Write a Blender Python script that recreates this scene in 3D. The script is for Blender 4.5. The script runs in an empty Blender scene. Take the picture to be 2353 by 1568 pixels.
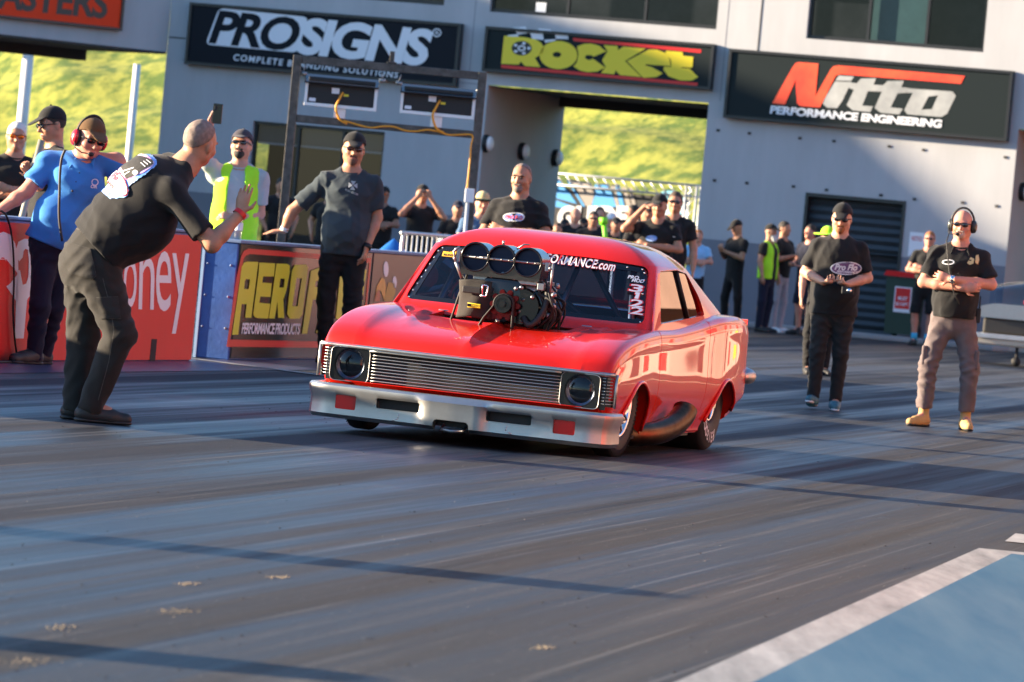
import bpy, bmesh, math, random
import numpy as np
from mathutils import Vector, Matrix
from mathutils.bvhtree import BVHTree

R = math.radians
SC = bpy.context.scene
COL = SC.collection
random.seed(7)

# ------------------------------------------------------------------ camera
# pixel frame used for measuring: 2353 x 1568, origin top left
ROLL = R(5.3); CA, SA = math.cos(ROLL), math.sin(ROLL)
FPX, CAMH, VH = 13072.0, 1.22, -250.0
th = math.atan(-VH / FPX)
fwd = Vector((0, math.cos(th), -math.sin(th)))
up0 = Vector((0, math.sin(th), math.cos(th)))
rt0 = Vector((1, 0, 0))
cx_ = rt0 * CA + up0 * SA
cy_ = up0 * CA - rt0 * SA
cam_d = bpy.data.cameras.new('camera')
cam = bpy.data.objects.new('camera', cam_d); COL.objects.link(cam)
mw = Matrix((cx_, cy_, -fwd)).transposed().to_4x4(); mw.translation = (0, 0, CAMH)
cam.matrix_world = mw
cam_d.sensor_width = 36; cam_d.lens = 36 * FPX / 2353
cam_d.clip_start = .5; cam_d.clip_end = 3000
cam_d.dof.use_dof = True; cam_d.dof.focus_distance = 32.0; cam_d.dof.aperture_fstop = 8.5
SC.camera = cam

# ------------------------------------------------------------------ light
SUN_EL, SUN_BACK = R(10.5), R(5)      # low sun, from the left and a little behind the car
sd = Vector((-math.cos(SUN_EL) * math.cos(SUN_BACK), math.cos(SUN_EL) * math.sin(SUN_BACK), math.sin(SUN_EL)))
w = bpy.data.worlds.new('World'); SC.world = w; w.use_nodes = True
nt = w.node_tree
bg = nt.nodes['Background']
sky = nt.nodes.new('ShaderNodeTexSky'); sky.sky_type = 'NISHITA'; sky.sun_disc = False
sky.sun_elevation = SUN_EL
sky.sun_rotation = math.atan2(sd.x, sd.y)
sky.air_density = 1.0; sky.dust_density = .6; sky.ozone_density = 4.0
nt.links.new(sky.outputs[0], bg.inputs[0]); bg.inputs[1].default_value = .092
sl = bpy.data.lights.new('sun', 'SUN'); sl.energy = 5.0; sl.angle = R(.5); sl.color = (1, .80, .56)
so = bpy.data.objects.new('sun', sl); COL.objects.link(so)
so.rotation_mode = 'QUATERNION'; so.rotation_quaternion = (-sd).to_track_quat('-Z', 'Y')
SC.view_settings.view_transform = 'Standard'; SC.view_settings.look = 'None'
SC.view_settings.exposure = 2.3; SC.view_settings.gamma = 1
SC.cycles.max_bounces = 8; SC.cycles.transparent_max_bounces = 12
SC.cycles.use_denoising = True
SC.cycles.caustics_reflective = False; SC.cycles.caustics_refractive = False

# ------------------------------------------------------------------ helpers
def uv_(x, y):
    dx, dy = x - 1176.5, y - 784
    return dx * CA + dy * SA, -dx * SA + dy * CA
def ray(x, y):
    u, v = uv_(x, y)
    return u / FPX, (v - VH) / FPX
def G(x, y, z=0.0):
    rx, rd = ray(x, y); Y = (CAMH - z) / rd
    return Vector((rx * Y, Y, z))
def at(x, y, Y):
    rx, rd = ray(x, y)
    return Vector((rx * Y, Y, CAMH - rd * Y))

class Frame:
    """a yawed frame: ex points right (and towards the camera), ey away"""
    def __init__(s, ox, oy, yaw):
        s.o = Vector((ox, oy, 0)); s.yaw = yaw
        s.ex = Vector((math.cos(yaw), -math.sin(yaw), 0)); s.ey = Vector((math.sin(yaw), math.cos(yaw), 0))
    def loc(s, p):
        d = p - s.o
        return Vector((d.dot(s.ex), d.dot(s.ey), p.z))
    def world(s, x, y, z):
        return s.o + s.ex * x + s.ey * y + Vector((0, 0, z))
    def hity(s, px, py, c=0.0):
        rx, rd = ray(px, py)
        Y = (c + s.o.dot(s.ey)) / (rx * s.ey.x + s.ey.y)
        return s.loc(Vector((rx * Y, Y, CAMH - rd * Y)))
    def hitx(s, px, py, c=0.0):
        rx, rd = ray(px, py)
        Y = (c + s.o.dot(s.ex)) / (rx * s.ex.x + s.ex.y)
        return s.loc(Vector((rx * Y, Y, CAMH - rd * Y)))
    def hitz(s, px, py, z=0.0):
        return s.loc(G(px, py, z))

def link(name, me, parent=None, mats=()):
    o = bpy.data.objects.new(name, me); COL.objects.link(o)
    for m in mats:
        o.data.materials.append(m)
    if parent is not None:
        o.parent = parent
    return o
def empty(name, loc=(0, 0, 0), yaw=0.0):
    o = bpy.data.objects.new(name, None); COL.objects.link(o)
    o.empty_display_size = .2
    o.location = loc; o.rotation_euler = (0, 0, -yaw)
    return o
def tag(o, label=None, cat=None, group=None, kind=None):
    if label: o['label'] = label
    if cat: o['category'] = cat
    if group: o['group'] = group
    if kind: o['kind'] = kind
    return o

class MB:
    """collects shapes and links them as one mesh"""
    def __init__(s):
        s.bm = bmesh.new()
    def box(s, x0, x1, y0, y1, z0, z1, bev=0.0):
        vs = [s.bm.verts.new((x, y, z)) for x in (x0, x1) for y in (y0, y1) for z in (z0, z1)]
        fs = [(0, 1, 3, 2), (4, 6, 7, 5), (0, 4, 5, 1), (2, 3, 7, 6), (0, 2, 6, 4), (1, 5, 7, 3)]
        fc = [s.bm.faces.new([vs[i] for i in f]) for f in fs]
        if bev:
            es = list({e for f in fc for e in f.edges})
            bmesh.ops.bevel(s.bm, geom=es, offset=bev, segments=2, affect='EDGES', profile=.5)
        return s
    def quad(s, a, b, c, d):
        s.bm.faces.new([s.bm.verts.new(p) for p in (a, b, c, d)]); return s
    def prism(s, pts, axis, a, b):
        def mk(p, t):
            q = list(p); q.insert(axis, t); return s.bm.verts.new(q)
        A = [mk(p, a) for p in pts]; B = [mk(p, b) for p in pts]
        n = len(pts)
        s.bm.faces.new(A[::-1]); s.bm.faces.new(B)
        for i in range(n):
            s.bm.faces.new((A[i], A[(i + 1) % n], B[(i + 1) % n], B[i]))
        return s
    def tube(s, pts, r, seg=8, closed=False, cap=True, smooth=True):
        pts = [Vector(p) for p in pts]; n = len(pts)
        rr = r if isinstance(r, (list, tuple)) else [r] * n
        rings = []; prev = None
        for i, p in enumerate(pts):
            if closed:
                t = pts[(i + 1) % n] - pts[i - 1]
            else:
                t = pts[min(i + 1, n - 1)] - pts[max(i - 1, 0)]
            t.normalize()
            if prev is None:
                a = Vector((0, 0, 1)) if abs(t.z) < .9 else Vector((1, 0, 0))
                nrm = t.cross(a).normalized()
            else:
                nrm = (prev - t * prev.dot(t)).normalized()
            prev = nrm; bn = t.cross(nrm)
            rings.append([s.bm.verts.new(p + (nrm * math.cos(2 * math.pi * k / seg) + bn * math.sin(2 * math.pi * k / seg)) * rr[i]) for k in range(seg)])
        m = n if closed else n - 1
        for i in range(m):
            A, B = rings[i], rings[(i + 1) % n]
            for k in range(seg):
                f = s.bm.faces.new((A[k], A[(k + 1) % seg], B[(k + 1) % seg], B[k])); f.smooth = smooth
        if cap and not closed:
            s.bm.faces.new(rings[0][::-1]); s.bm.faces.new(rings[-1])
        return s
    def lathe(s, prof, seg=32, org=(0, 0, 0), ax=(0, 0, 1), smooth=True, closed=False):
        """prof: list of (radius, height along ax)"""
        ax = Vector(ax).normalized(); org = Vector(org)
        a = Vector((0, 0, 1)) if abs(ax.z) < .9 else Vector((1, 0, 0))
        e1 = ax.cross(a).normalized(); e2 = ax.cross(e1)
        rings = []
        for r, h in prof:
            if r < 1e-6:
                rings.append([s.bm.verts.new(org + ax * h)] * seg)
            else:
                rings.append([s.bm.verts.new(org + ax * h + (e1 * math.cos(2 * math.pi * k / seg) + e2 * math.sin(2 * math.pi * k / seg)) * r) for k in range(seg)])
        prs = list(zip(rings[:-1], rings[1:]))
        if closed: prs.append((rings[-1], rings[0]))
        for A, B in prs:
            for k in range(seg):
                q = []
                for v in (A[k], A[(k + 1) % seg], B[(k + 1) % seg], B[k]):
                    if v not in q: q.append(v)
                if len(q) > 2:
                    f = s.bm.faces.new(q); f.smooth = smooth
        return s
    def ball(s, c, r, sx=1, sy=1, sz=1, seg=12):
        m = Matrix.Translation(c) @ Matrix.Diagonal((r * sx, r * sy, r * sz, 1))
        res = bmesh.ops.create_uvsphere(s.bm, u_segments=seg, v_segments=max(6, seg // 2), radius=1, matrix=m)
        for v in res['verts']:
            for f in v.link_faces: f.smooth = True
        return s
    def grid(s, fn, nu, nv, smooth=True):
        V = [[s.bm.verts.new(fn(i / nu, j / nv)) for j in range(nv + 1)] for i in range(nu + 1)]
        for i in range(nu):
            for j in range(nv):
                f = s.bm.faces.new((V[i][j], V[i + 1][j], V[i + 1][j + 1], V[i][j + 1])); f.smooth = smooth
        return s
    def build(s, name, mats, parent=None, norm=True, solid=0.0):
        if norm:
            bmesh.ops.recalc_face_normals(s.bm, faces=s.bm.faces)
        me = bpy.data.meshes.new(name); s.bm.to_mesh(me); s.bm.free()
        if not isinstance(mats, (list, tuple)): mats = (mats,)
        o = link(name, me, parent, mats)
        if solid:
            md = o.modifiers.new('solid', 'SOLIDIFY'); md.thickness = solid; md.offset = 0
        return o

def realize(o):
    """bake the modifiers of an object into its mesh"""
    dg = bpy.context.evaluated_depsgraph_get(); dg.update()
    me = bpy.data.meshes.new_from_object(o.evaluated_get(dg), depsgraph=dg)
    old = o.data; o.modifiers.clear(); o.data = me
    bpy.data.meshes.remove(old)
    return o
def boolean(o, cutters, op='DIFFERENCE'):
    par = o.parent; o.parent = None
    for c in cutters:
        n0 = len(o.data.polygons)
        md = o.modifiers.new('b', 'BOOLEAN'); md.operation = op; md.solver = 'MANIFOLD'; md.object = c
        realize(o)
        if len(o.data.polygons) < n0 * .3: print('BOOL?', o.name, n0, len(o.data.polygons))
    o.parent = par
    for c in cutters:
        me = c.data; bpy.data.objects.remove(c); bpy.data.meshes.remove(me)
    return o
def sharp(o, ang=35):
    o.data.shade_smooth()
    o.data.set_sharp_from_angle(angle=R(ang))
    return o

# ------------------------------------------------------------------ materials
def mat(name, col, rough=.6, metal=0.0, coat=0.0, var=.0, vscale=8.0, bump=0.0, bscale=40.0, spec=.5, col2=None, sheen=0.0, stretch=(1, 1, 1), trans=0.0, coords='Object'):
    m = bpy.data.materials.new(name); m.use_nodes = True
    n = m.node_tree; b = n.nodes['Principled BSDF']
    b.inputs['Base Color'].default_value = (*col, 1)
    b.inputs['Roughness'].default_value = rough; b.inputs['Metallic'].default_value = metal
    b.inputs['Specular IOR Level'].default_value = spec
    if coat:
        b.inputs['Coat Weight'].default_value = coat; b.inputs['Coat Roughness'].default_value = .02
    if sheen:
        b.inputs['Sheen Weight'].default_value = sheen
    if trans:
        b.inputs['Transmission Weight'].default_value = trans
    tc = n.nodes.new('ShaderNodeTexCoord'); mp = n.nodes.new('ShaderNodeMapping')
    mp.inputs['Scale'].default_value = stretch
    n.links.new(tc.outputs[coords], mp.inputs[0])
    if var or col2:
        tx = n.nodes.new('ShaderNodeTexNoise'); tx.inputs['Scale'].default_value = vscale
        tx.inputs['Detail'].default_value = 6; tx.inputs['Roughness'].default_value = .65
        n.links.new(mp.outputs[0], tx.inputs[0])
        mr = n.nodes.new('ShaderNodeMapRange'); mr.inputs[1].default_value = .3; mr.inputs[2].default_value = .7
        n.links.new(tx.outputs[0], mr.inputs[0])
        mx = n.nodes.new('ShaderNodeMix'); mx.data_type = 'RGBA'
        c2 = col2 or tuple(min(1, c * (1 + var)) for c in col)
        c1 = col if col2 else tuple(c * (1 - var) for c in col)
        mx.inputs[6].default_value = (*c1, 1); mx.inputs[7].default_value = (*c2, 1)
        n.links.new(mr.outputs[0], mx.inputs[0]); n.links.new(mx.outputs[2], b.inputs['Base Color'])
    if bump:
        t2 = n.nodes.new('ShaderNodeTexNoise'); t2.inputs['Scale'].default_value = bscale; t2.inputs['Detail'].default_value = 4
        n.links.new(mp.outputs[0], t2.inputs[0])
        bp = n.nodes.new('ShaderNodeBump'); bp.inputs['Strength'].default_value = bump; bp.inputs['Distance'].default_value = .02
        n.links.new(t2.outputs[0], bp.inputs['Height']); n.links.new(bp.outputs[0], b.inputs['Normal'])
    return m
def glass(name, tint=(.8, .85, .9), refl=1.0, alpha=.85, rough=.0):
    m = bpy.data.materials.new(name); m.use_nodes = True; n = m.node_tree
    for x in list(n.nodes): n.nodes.remove(x)
    out = n.nodes.new('ShaderNodeOutputMaterial'); tr = n.nodes.new('ShaderNodeBsdfTransparent'); gl = n.nodes.new('ShaderNodeBsdfGlossy')
    tr.inputs[0].default_value = (*[t * alpha for t in tint], 1); gl.inputs[0].default_value = (refl, refl, refl, 1); gl.inputs['Roughness'].default_value = rough
    fr = n.nodes.new('ShaderNodeFresnel'); fr.inputs[0].default_value = 1.52
    mx = n.nodes.new('ShaderNodeMixShader')
    ge = n.nodes.new('ShaderNodeNewGeometry'); mm = n.nodes.new('ShaderNodeMix'); mm.data_type = 'FLOAT'
    n.links.new(ge.outputs['Backfacing'], mm.inputs[0]); n.links.new(fr.outputs[0], mm.inputs[2]); mm.inputs[3].default_value = .08
    n.links.new(mm.outputs[0], mx.inputs[0]); n.links.new(tr.outputs[0], mx.inputs[1]); n.links.new(gl.outputs[0], mx.inputs[2])
    n.links.new(mx.outputs[0], out.inputs[0])
    return m

M = {}
M['white'] = mat('white_paint', (.78, .78, .76), .5, var=.06, vscale=3)
M['print_white'] = mat('white_vinyl', (.72, .75, .80), .4)
M['print_black'] = mat('black_vinyl', (.012, .016, .02), .35, spec=.4)
M['print_yellow'] = mat('yellow_vinyl', (.78, .62, .02), .4)
M['print_lime'] = mat('lime_vinyl', (.62, .62, .02), .4)
M['print_red'] = mat('red_vinyl', (.62, .012, .012), .4)
M['print_orange'] = mat('orange_vinyl', (.80, .045, .006), .5, spec=.2)
M['print_blue'] = mat('blue_vinyl', (.06, .28, .75), .45)
M['print_grey'] = mat('silver_vinyl', (.22, .23, .23), .4, col2=(.46, .47, .46), vscale=1.4)
M['black'] = mat('matte_black', (.008, .008, .009), .6)
M['blackgloss'] = mat('gloss_black', (.008, .008, .010), .18)
M['chrome'] = mat('chrome', (.75, .75, .76), .12, 1)
M['satin'] = mat('satin_aluminium', (.44, .44, .435), .40, 1, var=.05, vscale=20)
M['steel'] = mat('grey_steel', (.30, .30, .31), .4, .8, var=.15, vscale=15)
M['galv'] = mat('galvanised_steel', (.55, .56, .56), .45, .6, var=.12, vscale=12)
M['rubber'] = mat('tyre_rubber', (.012, .012, .013), .65, bump=.1, bscale=120)
M['darkglass'] = mat('dark_window_glass', (.012, .015, .018), .04, spec=.6)

# ------------------------------------------------------------------ flat shapes and lettering
def curve_mesh(loops):
    """2D outlines (even-odd filled) to a flat mesh; returns coords and faces"""
    cu = bpy.data.curves.new('tmp', 'CURVE'); cu.dimensions = '2D'; cu.fill_mode = 'BOTH'
    for lp in loops:
        sp = cu.splines.new('POLY'); sp.points.add(len(lp) - 1)
        for q, p in zip(sp.points, lp): q.co = (p[0], p[1], 0, 1)
        sp.use_cyclic_u = True
    return _c2m(cu)
def _c2m(cu):
    ob = bpy.data.objects.new('tmp', cu); COL.objects.link(ob)
    dg = bpy.context.evaluated_depsgraph_get(); dg.update()
    me = bpy.data.meshes.new_from_object(ob.evaluated_get(dg), depsgraph=dg)
    co = [tuple(v.co[:2]) for v in me.vertices]; fc = [tuple(p.vertices) for p in me.polygons]
    bpy.data.objects.remove(ob); bpy.data.curves.remove(cu); bpy.data.meshes.remove(me)
    # drop doubled back faces
    seen = set(); out = []
    for f in fc:
        k = tuple(sorted(f))
        if k not in seen: seen.add(k); out.append(f)
    return co, out
def text_raw(body, bold=.0, space=1.0):
    cu = bpy.data.curves.new('tmp', 'FONT'); cu.body = body; cu.offset = bold; cu.space_character = space
    cu.resolution_u = 4
    return _c2m(cu)
def flat(name, data, fn, m, parent):
    """fn maps a 2D point to a 3D local point"""
    co, fc = data
    me = bpy.data.meshes.new(name); me.from_pydata([fn(*c) for c in co], [], fc)
    return link(name, me, parent, (m,))
def text_fit(body, bl, br, tl, bold=0.0, space=1.0, pad=True):
    """text whose box is the parallelogram bl, br, tl"""
    co, fc = text_raw(body, bold, space)
    c0 = text_raw(body, 0, space)[0]
    xs = [c[0] for c in c0]; ys = [c[1] for c in c0]
    x0, x1, y0, y1 = min(xs), max(xs), min(ys), max(ys)
    out = []
    for x, y in co:
        a, b = (x - x0) / (x1 - x0), (y - y0) / (y1 - y0)
        out.append((bl[0] + a * (br[0] - bl[0]) + b * (tl[0] - bl[0]), bl[1] + a * (br[1] - bl[1]) + b * (tl[1] - bl[1])))
    return out, fc
def ellipse(cx, cy, rx, ry, n=32, a0=0):
    return [(cx + rx * math.cos(2 * math.pi * k / n + a0), cy + ry * math.sin(2 * math.pi * k / n + a0)) for k in range(n)]
def merge(*ds):
    co, fc = [], []
    for c, f in ds:
        n = len(co); co += c; fc += [tuple(i + n for i in q) for q in f]
    return co, fc

def cat(pts, n):
    """Catmull-Rom through points, n samples per span"""
    P = [Vector(p) for p in pts]; out = []
    for i in range(len(P) - 1):
        a, b_, c, d = P[max(i - 1, 0)], P[i], P[i + 1], P[min(i + 2, len(P) - 1)]
        for k in range(n):
            t = k / n
            out.append(.5 * ((2 * b_) + (c - a) * t + (2 * a - 5 * b_ + 4 * c - d) * t * t + (3 * b_ - a - 3 * c + d) * t ** 3))
    out.append(P[-1]); return out

# ================================================================== setting
TR = Frame(-2.9, 44.0, R(13))     # along the track wall
FA = Frame(3.77, 95.5, R(20))     # main facade

CFX, CFY = -.06, 32.55
def ground_mat():
    m = bpy.data.materials.new('track_surface'); m.use_nodes = True; n = m.node_tree; L = n.links.new
    b = n.nodes['Principled BSDF']
    tc = n.nodes.new('ShaderNodeTexCoord')
    def nz(scale, sc, det=5, ro=.6, rot=-R(11)):
        mp = n.nodes.new('ShaderNodeMapping'); mp.vector_type = 'TEXTURE'
        mp.inputs['Rotation'].default_value = (0, 0, rot); mp.inputs['Scale'].default_value = [1 / s for s in scale]
        L(tc.outputs['Object'], mp.inputs[0])
        t = n.nodes.new('ShaderNodeTexNoise'); t.inputs['Scale'].default_value = sc; t.inputs['Detail'].default_value = det; t.inputs['Roughness'].default_value = ro
        L(mp.outputs[0], t.inputs[0]); return t.outputs[0]
    def mr(src, a, b_, c=0.0, d=1.0):
        r = n.nodes.new('ShaderNodeMapRange'); L(src, r.inputs[0])
        for i, v in enumerate((a, b_, c, d)): r.inputs[1 + i].default_value = v
        return r.outputs[0]
    def mix(f, a, c):
        x = n.nodes.new('ShaderNodeMix'); x.data_type = 'RGBA'; L(f, x.inputs[0])
        for s, k in ((a, 6), (c, 7)):
            if isinstance(s, tuple): x.inputs[k].default_value = (*s, 1)
            else: L(s, x.inputs[k])
        return x.outputs[2]
    wide = nz((1, .016, 1), 1.7, 4, .65)          # broad rubber lanes along the track
    fine = nz((1, .012, 1), 7.0, 6, .75)           # thin streaks
    spk = nz((1, 1, 1), 38, 3, .7)               # aggregate
    blot = nz((1, .5, 1), .5, 5, .6)             # stains
    mp = n.nodes.new('ShaderNodeMapping'); mp.vector_type = 'TEXTURE'; mp.inputs['Rotation'].default_value = (0, 0, -R(11)); mp.inputs['Location'].default_value = (CFX, CFY, 0)
    L(tc.outputs['Object'], mp.inputs[0]); sx = n.nodes.new('ShaderNodeSeparateXYZ'); L(mp.outputs[0], sx.inputs[0])
    lane = n.nodes.new('ShaderNodeMath'); lane.operation = 'MULTIPLY'; L(mr(sx.outputs[0], 1.3, 3.4, 1, .25), lane.inputs[0]); lane.inputs[1].default_value = 1
    ru = n.nodes.new('ShaderNodeMath'); ru.operation = 'MULTIPLY'; L(mr(wide, .42, .56), ru.inputs[0]); L(lane.outputs[0], ru.inputs[1]); rub = ru.outputs[0]
    worn = mix(mr(sx.outputs[0], .5, 3.5), (.044, .046, .052), (.062, .056, .049))
    c1 = mix(rub, worn, (.011, .012, .015))
    c2 = mix(mr(fine, .52, .70, 0, .6), c1, (.088, .086, .084))
    c3a = mix(mr(fine, .32, .46, .6, 0), c2, (.008, .008, .010))
    hair = nz((1, .006, 1), 26, 3, .6)
    c3 = mix(mr(hair, .60, .70, 0, .6), c3a, (.15, .14, .13))
    c4 = mix(mr(spk, .66, .72, 0, .9), c3, (.34, .33, .31))
    c5 = mix(mr(blot, .62, .74, 0, .55), c4, (.17, .155, .135))
    L(c5, b.inputs['Base Color'])
    rg = n.nodes.new('ShaderNodeMath'); rg.operation = 'ADD'; L(mr(rub, 0, 1, .74, .42), rg.inputs[0]); L(mr(fine, .35, .65, -.08, .10), rg.inputs[1])
    L(rg.outputs[0], b.inputs['Roughness'])
    bp = n.nodes.new('ShaderNodeBump'); bp.inputs['Strength'].default_value = .35; bp.inputs['Distance'].default_value = .006
    L(spk, bp.inputs['Height']); L(bp.outputs[0], b.inputs['Normal'])
    L(mr(rub, 0, 1, .05, .45), b.inputs['Specular IOR Level'])
    return m
M['track'] = ground_mat()
b = MB(); b.quad((-400, -60, 0), (400, -60, 0), (400, 700, 0), (-400, 700, 0))
tag(b.build('ground', M['track']), kind='structure')

def sheet(name, pts, z, m, kind='structure'):
    o = MB(); f = o.bm.faces.new([o.bm.verts.new((p[0], p[1], z)) for p in pts])
    return tag(o.build(name, m), kind=kind)
M['bluepaint'] = mat('worn_blue_paint', (.035, .105, .175), .75, spec=.12, vscale=3.5, col2=(.085, .16, .215), stretch=(1, .07, 1))
M['linepaint'] = mat('worn_white_line', (.19, .185, .175), .75, spec=.15, col2=(.43, .42, .395), vscale=6.0, stretch=(1, .12, 1))
M['navypaint'] = mat('dark_blue_paint', (.022, .03, .075), .38, col2=(.05, .05, .10), vscale=1.0, stretch=(1, .2, 1))
def ext(a, b_, t):   # extrapolate along a->b
    return (a[0] + (b_[0] - a[0]) * t, a[1] + (b_[1] - a[1]) * t)
# bottom right: blue painted box with a white border
wl0, wl1 = (1560, 1568), (2250, 1262)
bl0, bl1 = (1745, 1568), (2325, 1277)
far = G(*wl1); near = G(*ext(wl1, wl0, 1.35)); farR = G(*ext(wl1, (2353, 1272), 6)); nearR = far + (near - far) + (farR - far)
sheet('road_marking', [near, nearR, farR, far], .004, M['linepaint'])
far = G(*bl1); near = G(*ext(bl1, bl0, 1.35)); farR = G(*ext(bl1, (2353, 1280), 20)); nearR = far + (near - far) + (farR - far)
sheet('painted_surface', [near, nearR, farR, far], .008, M['bluepaint'])
sheet('road_marking', [G(2310, 1246), G(2420, 1258), G(2420, 1238), G(2334, 1228)], .004, M['linepaint'])
# dark blue strip by the wall and its thin pale edge line
def tw(x, y): return TR.world(x, y, 0)
x0 = TR.hitz(300, 831).x
pA = TR.hitz(0, 885); pB = TR.hitz(440, 878)
strip = [tw(x0 - .1, -16), tw(x0 + .75, -16), tw(x0 + .75, 14), tw(x0 - .1, 14)]
sheet('painted_surface', strip, .004, M['navypaint'])
p0, p1 = G(440, 826), G(720, 862)
dv = (p1 - p0).normalized(); nn = Vector((-dv.y, dv.x, 0)) * .07
sheet('road_marking', [p0 - nn, p1 + dv * 2.5 - nn, p1 + dv * 2.5 + nn, p0 + nn], .008, M['linepaint'])

# ------------------------------------------------------------------ hill
M['grass'] = gm_ = mat('hill_grass', (.055, .10, .008), .9, col2=(.24, .25, .034), vscale=1.9, bump=1.0, bscale=5.0)
for n_ in gm_.node_tree.nodes:
    if n_.type == 'MAP_RANGE': n_.inputs[1].default_value = .40; n_.inputs[2].default_value = .58
def hill():
    o = MB(); rnd = random.Random(3)
    ph = [(rnd.uniform(.2, 1.6), rnd.uniform(.2, 1.6), rnd.uniform(0, 6)) for _ in range(26)]
    def fn(u, v):
        x = -60 + 120 * u; t = -13 + v * 58
        s = sum(math.sin(a * x * 1.5 + b_ * t * 1.5 + c) / (.6 + a + b_) for a, b_, c in ph)
        return (x, 122 + t, -.3 + t * .42 + .30 * max(-14, min(9, x + 5)) + .10 * s)
    o.grid(fn, 340, 180)
    return tag(o.build('hill', M['grass']), kind='structure')
HILL = hill()

def tufts():
    """grass tufts on the part of the slope that shows"""
    rnd = random.Random(11); o = MB(); bvh = BVHTree.FromObject(HILL, bpy.context.evaluated_depsgraph_get())
    for k in range(9000):
        x = rnd.uniform(-12, 8); y = rnd.uniform(112, 140)
        if -3.4 < x < .4 and False: continue
        h = bvh.ray_cast(Vector((x, y, 60)), Vector((0, 0, -1)))
        if h[0] is None: continue
        p = h[0]; s = rnd.uniform(.03, .08); a = rnd.uniform(0, 6.28)
        for q in range(3):
            aa = a + q * 2.1; d = Vector((math.cos(aa), math.sin(aa), 0)); l = Vector((rnd.uniform(-.4, .4), rnd.uniform(-.6, .1), 1)) * s
            o.bm.faces.new([o.bm.verts.new(p + d * s * .5), o.bm.verts.new(p - d * s * .5), o.bm.verts.new(p + l)])
    M['tuft'] = mat('tuft_grass', (.19, .22, .02), .8, col2=(.32, .29, .045), vscale=.7)
    return tag(o.build('grass', M['tuft'], norm=False), kind='stuff')


# ------------------------------------------------------------------ building
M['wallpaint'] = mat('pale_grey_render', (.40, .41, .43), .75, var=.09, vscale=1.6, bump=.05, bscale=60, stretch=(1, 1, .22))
M['dado'] = mat('dark_grey_dado', (.17, .175, .205), .7, var=.06, vscale=1)
M['reveal'] = mat('brown_grey_concrete', (.42, .375, .335), .8, var=.10, vscale=.5, bump=.08, bscale=30)
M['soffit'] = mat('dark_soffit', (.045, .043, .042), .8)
M['frame'] = mat('black_window_frame', (.012, .013, .015), .4)
def fz(px, py, c=0.0): return FA.hity(px, py, c)

BLD = empty('start_line_building', FA.o, FA.yaw)
tag(BLD, 'grey rendered two storey building with tunnels, dark windows and sponsor signs', 'building')
sL = fz(372, 250).x; sT0 = fz(1108, 350).x; sT1 = fz(1615, 380).x; sR = fz(2328, 420).x
zsof = fz(1400, 221).z; zd = (fz(1599, 547).z + fz(2306, 612).z) / 2
ZT = 8.6; DEP = 3.95
def wall_holes(o, s0, s1, z0, z1, holes, y=0.0, rev=.18):
    """front face with rectangular holes and their reveals"""
    ss = sorted({s0, s1, *[h[0] for h in holes], *[h[1] for h in holes]}); zz = sorted({z0, z1, *[h[2] for h in holes], *[h[3] for h in holes]})
    ss = [s for s in ss if s0 <= s <= s1]; zz = [z for z in zz if z0 <= z <= z1]
    for i in range(len(ss) - 1):
        for j in range(len(zz) - 1):
            cs, cz = (ss[i] + ss[i + 1]) / 2, (zz[j] + zz[j + 1]) / 2
            if any(h[0] < cs < h[1] and h[2] < cz < h[3] for h in holes): continue
            o.quad((ss[i], y, zz[j]), (ss[i + 1], y, zz[j]), (ss[i + 1], y, zz[j + 1]), (ss[i], y, zz[j + 1]))
    for a, c, d, e in holes:
        e = min(e, z1)
        o.quad((a, y, d), (c, y, d), (c, y + rev, d), (a, y + rev, d)); o.quad((a, y, e), (c, y, e), (c, y + rev, e), (a, y + rev, e))
        o.quad((a, y, d), (a, y, e), (a, y + rev, e), (a, y + rev, d)); o.quad((c, y, d), (c, y, e), (c, y + rev, e), (c, y + rev, d))
def hole(pl, pr, pb, pt=None, zt=None):
    """hole from pixel points: left edge, right edge, bottom, top"""
    return (fz(*pl).x, fz(*pr).x, fz(*pb).z, zt if zt is not None else fz(*pt).z)
W0 = (fz(560, -60).x, fz(1021, 5).x, fz(1000, 12).z, 0); W0 = (W0[0], W0[1], W0[2], W0[2] + 1.25)
W1 = (fz(1126, 10).x, fz(1648, 40).x, fz(1385, 48).z, 0); W1 = (W1[0], W1[1], W1[2], W1[2] + 1.3)
W2 = (fz(1855, 50).x, fz(2264, 60).x, fz(2055, 105).z, 0); W2 = (W2[0], W2[1], W2[2], W2[2] + 1.3)
D0 = (fz(573, 380).x, fz(876, 400).x, 0.0, fz(725, 290).z)
D1 = (fz(1845, 520).x, fz(2076, 530).x, 0.0, fz(1960, 452).z)
PB = zsof + .02     # storey line hidden at the soffit
o = MB(); wall_holes(o, sL, sT0, zd, PB, [(D0[0], D0[1], zd, D0[3])]); wall_holes(o, sT1, sR, zd, PB, [(D1[0], D1[1], zd, D1[3])])
holesU = [W0, W1, W2]
wall_holes(o, sR + 4.2, sR + 34, 0, PB, [(sR + 9, sR + 12, 0, 2.6), (sR + 18, sR + 22, 0, 2.8), (sR + 26, sR + 30, .8, 2.4)]); o.quad((sR + 4.2, 1.2, 0), (sR + 34, 1.2, 0), (sR + 34, 1.2, 2.9), (sR + 4.2, 1.2, 2.9)); wall_holes(o, sL, sR + 34, PB, ZT, [h for h in holesU])  # stretch past the right tunnel is unseen, added for car side reflections
o.quad((sL, 0, zd), (sL, DEP, zd), (sL, DEP, ZT), (sL, 0, ZT))
o.quad((sL, 0, ZT), (sR + 34, 0, ZT), (sR + 34, DEP, ZT), (sL, DEP, ZT))
o.quad((sT1, 0, zd), (sT1, DEP, zd), (sT1, DEP, PB), (sT1, 0, PB))
o.build('wall', M['wallpaint'], BLD)
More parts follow.
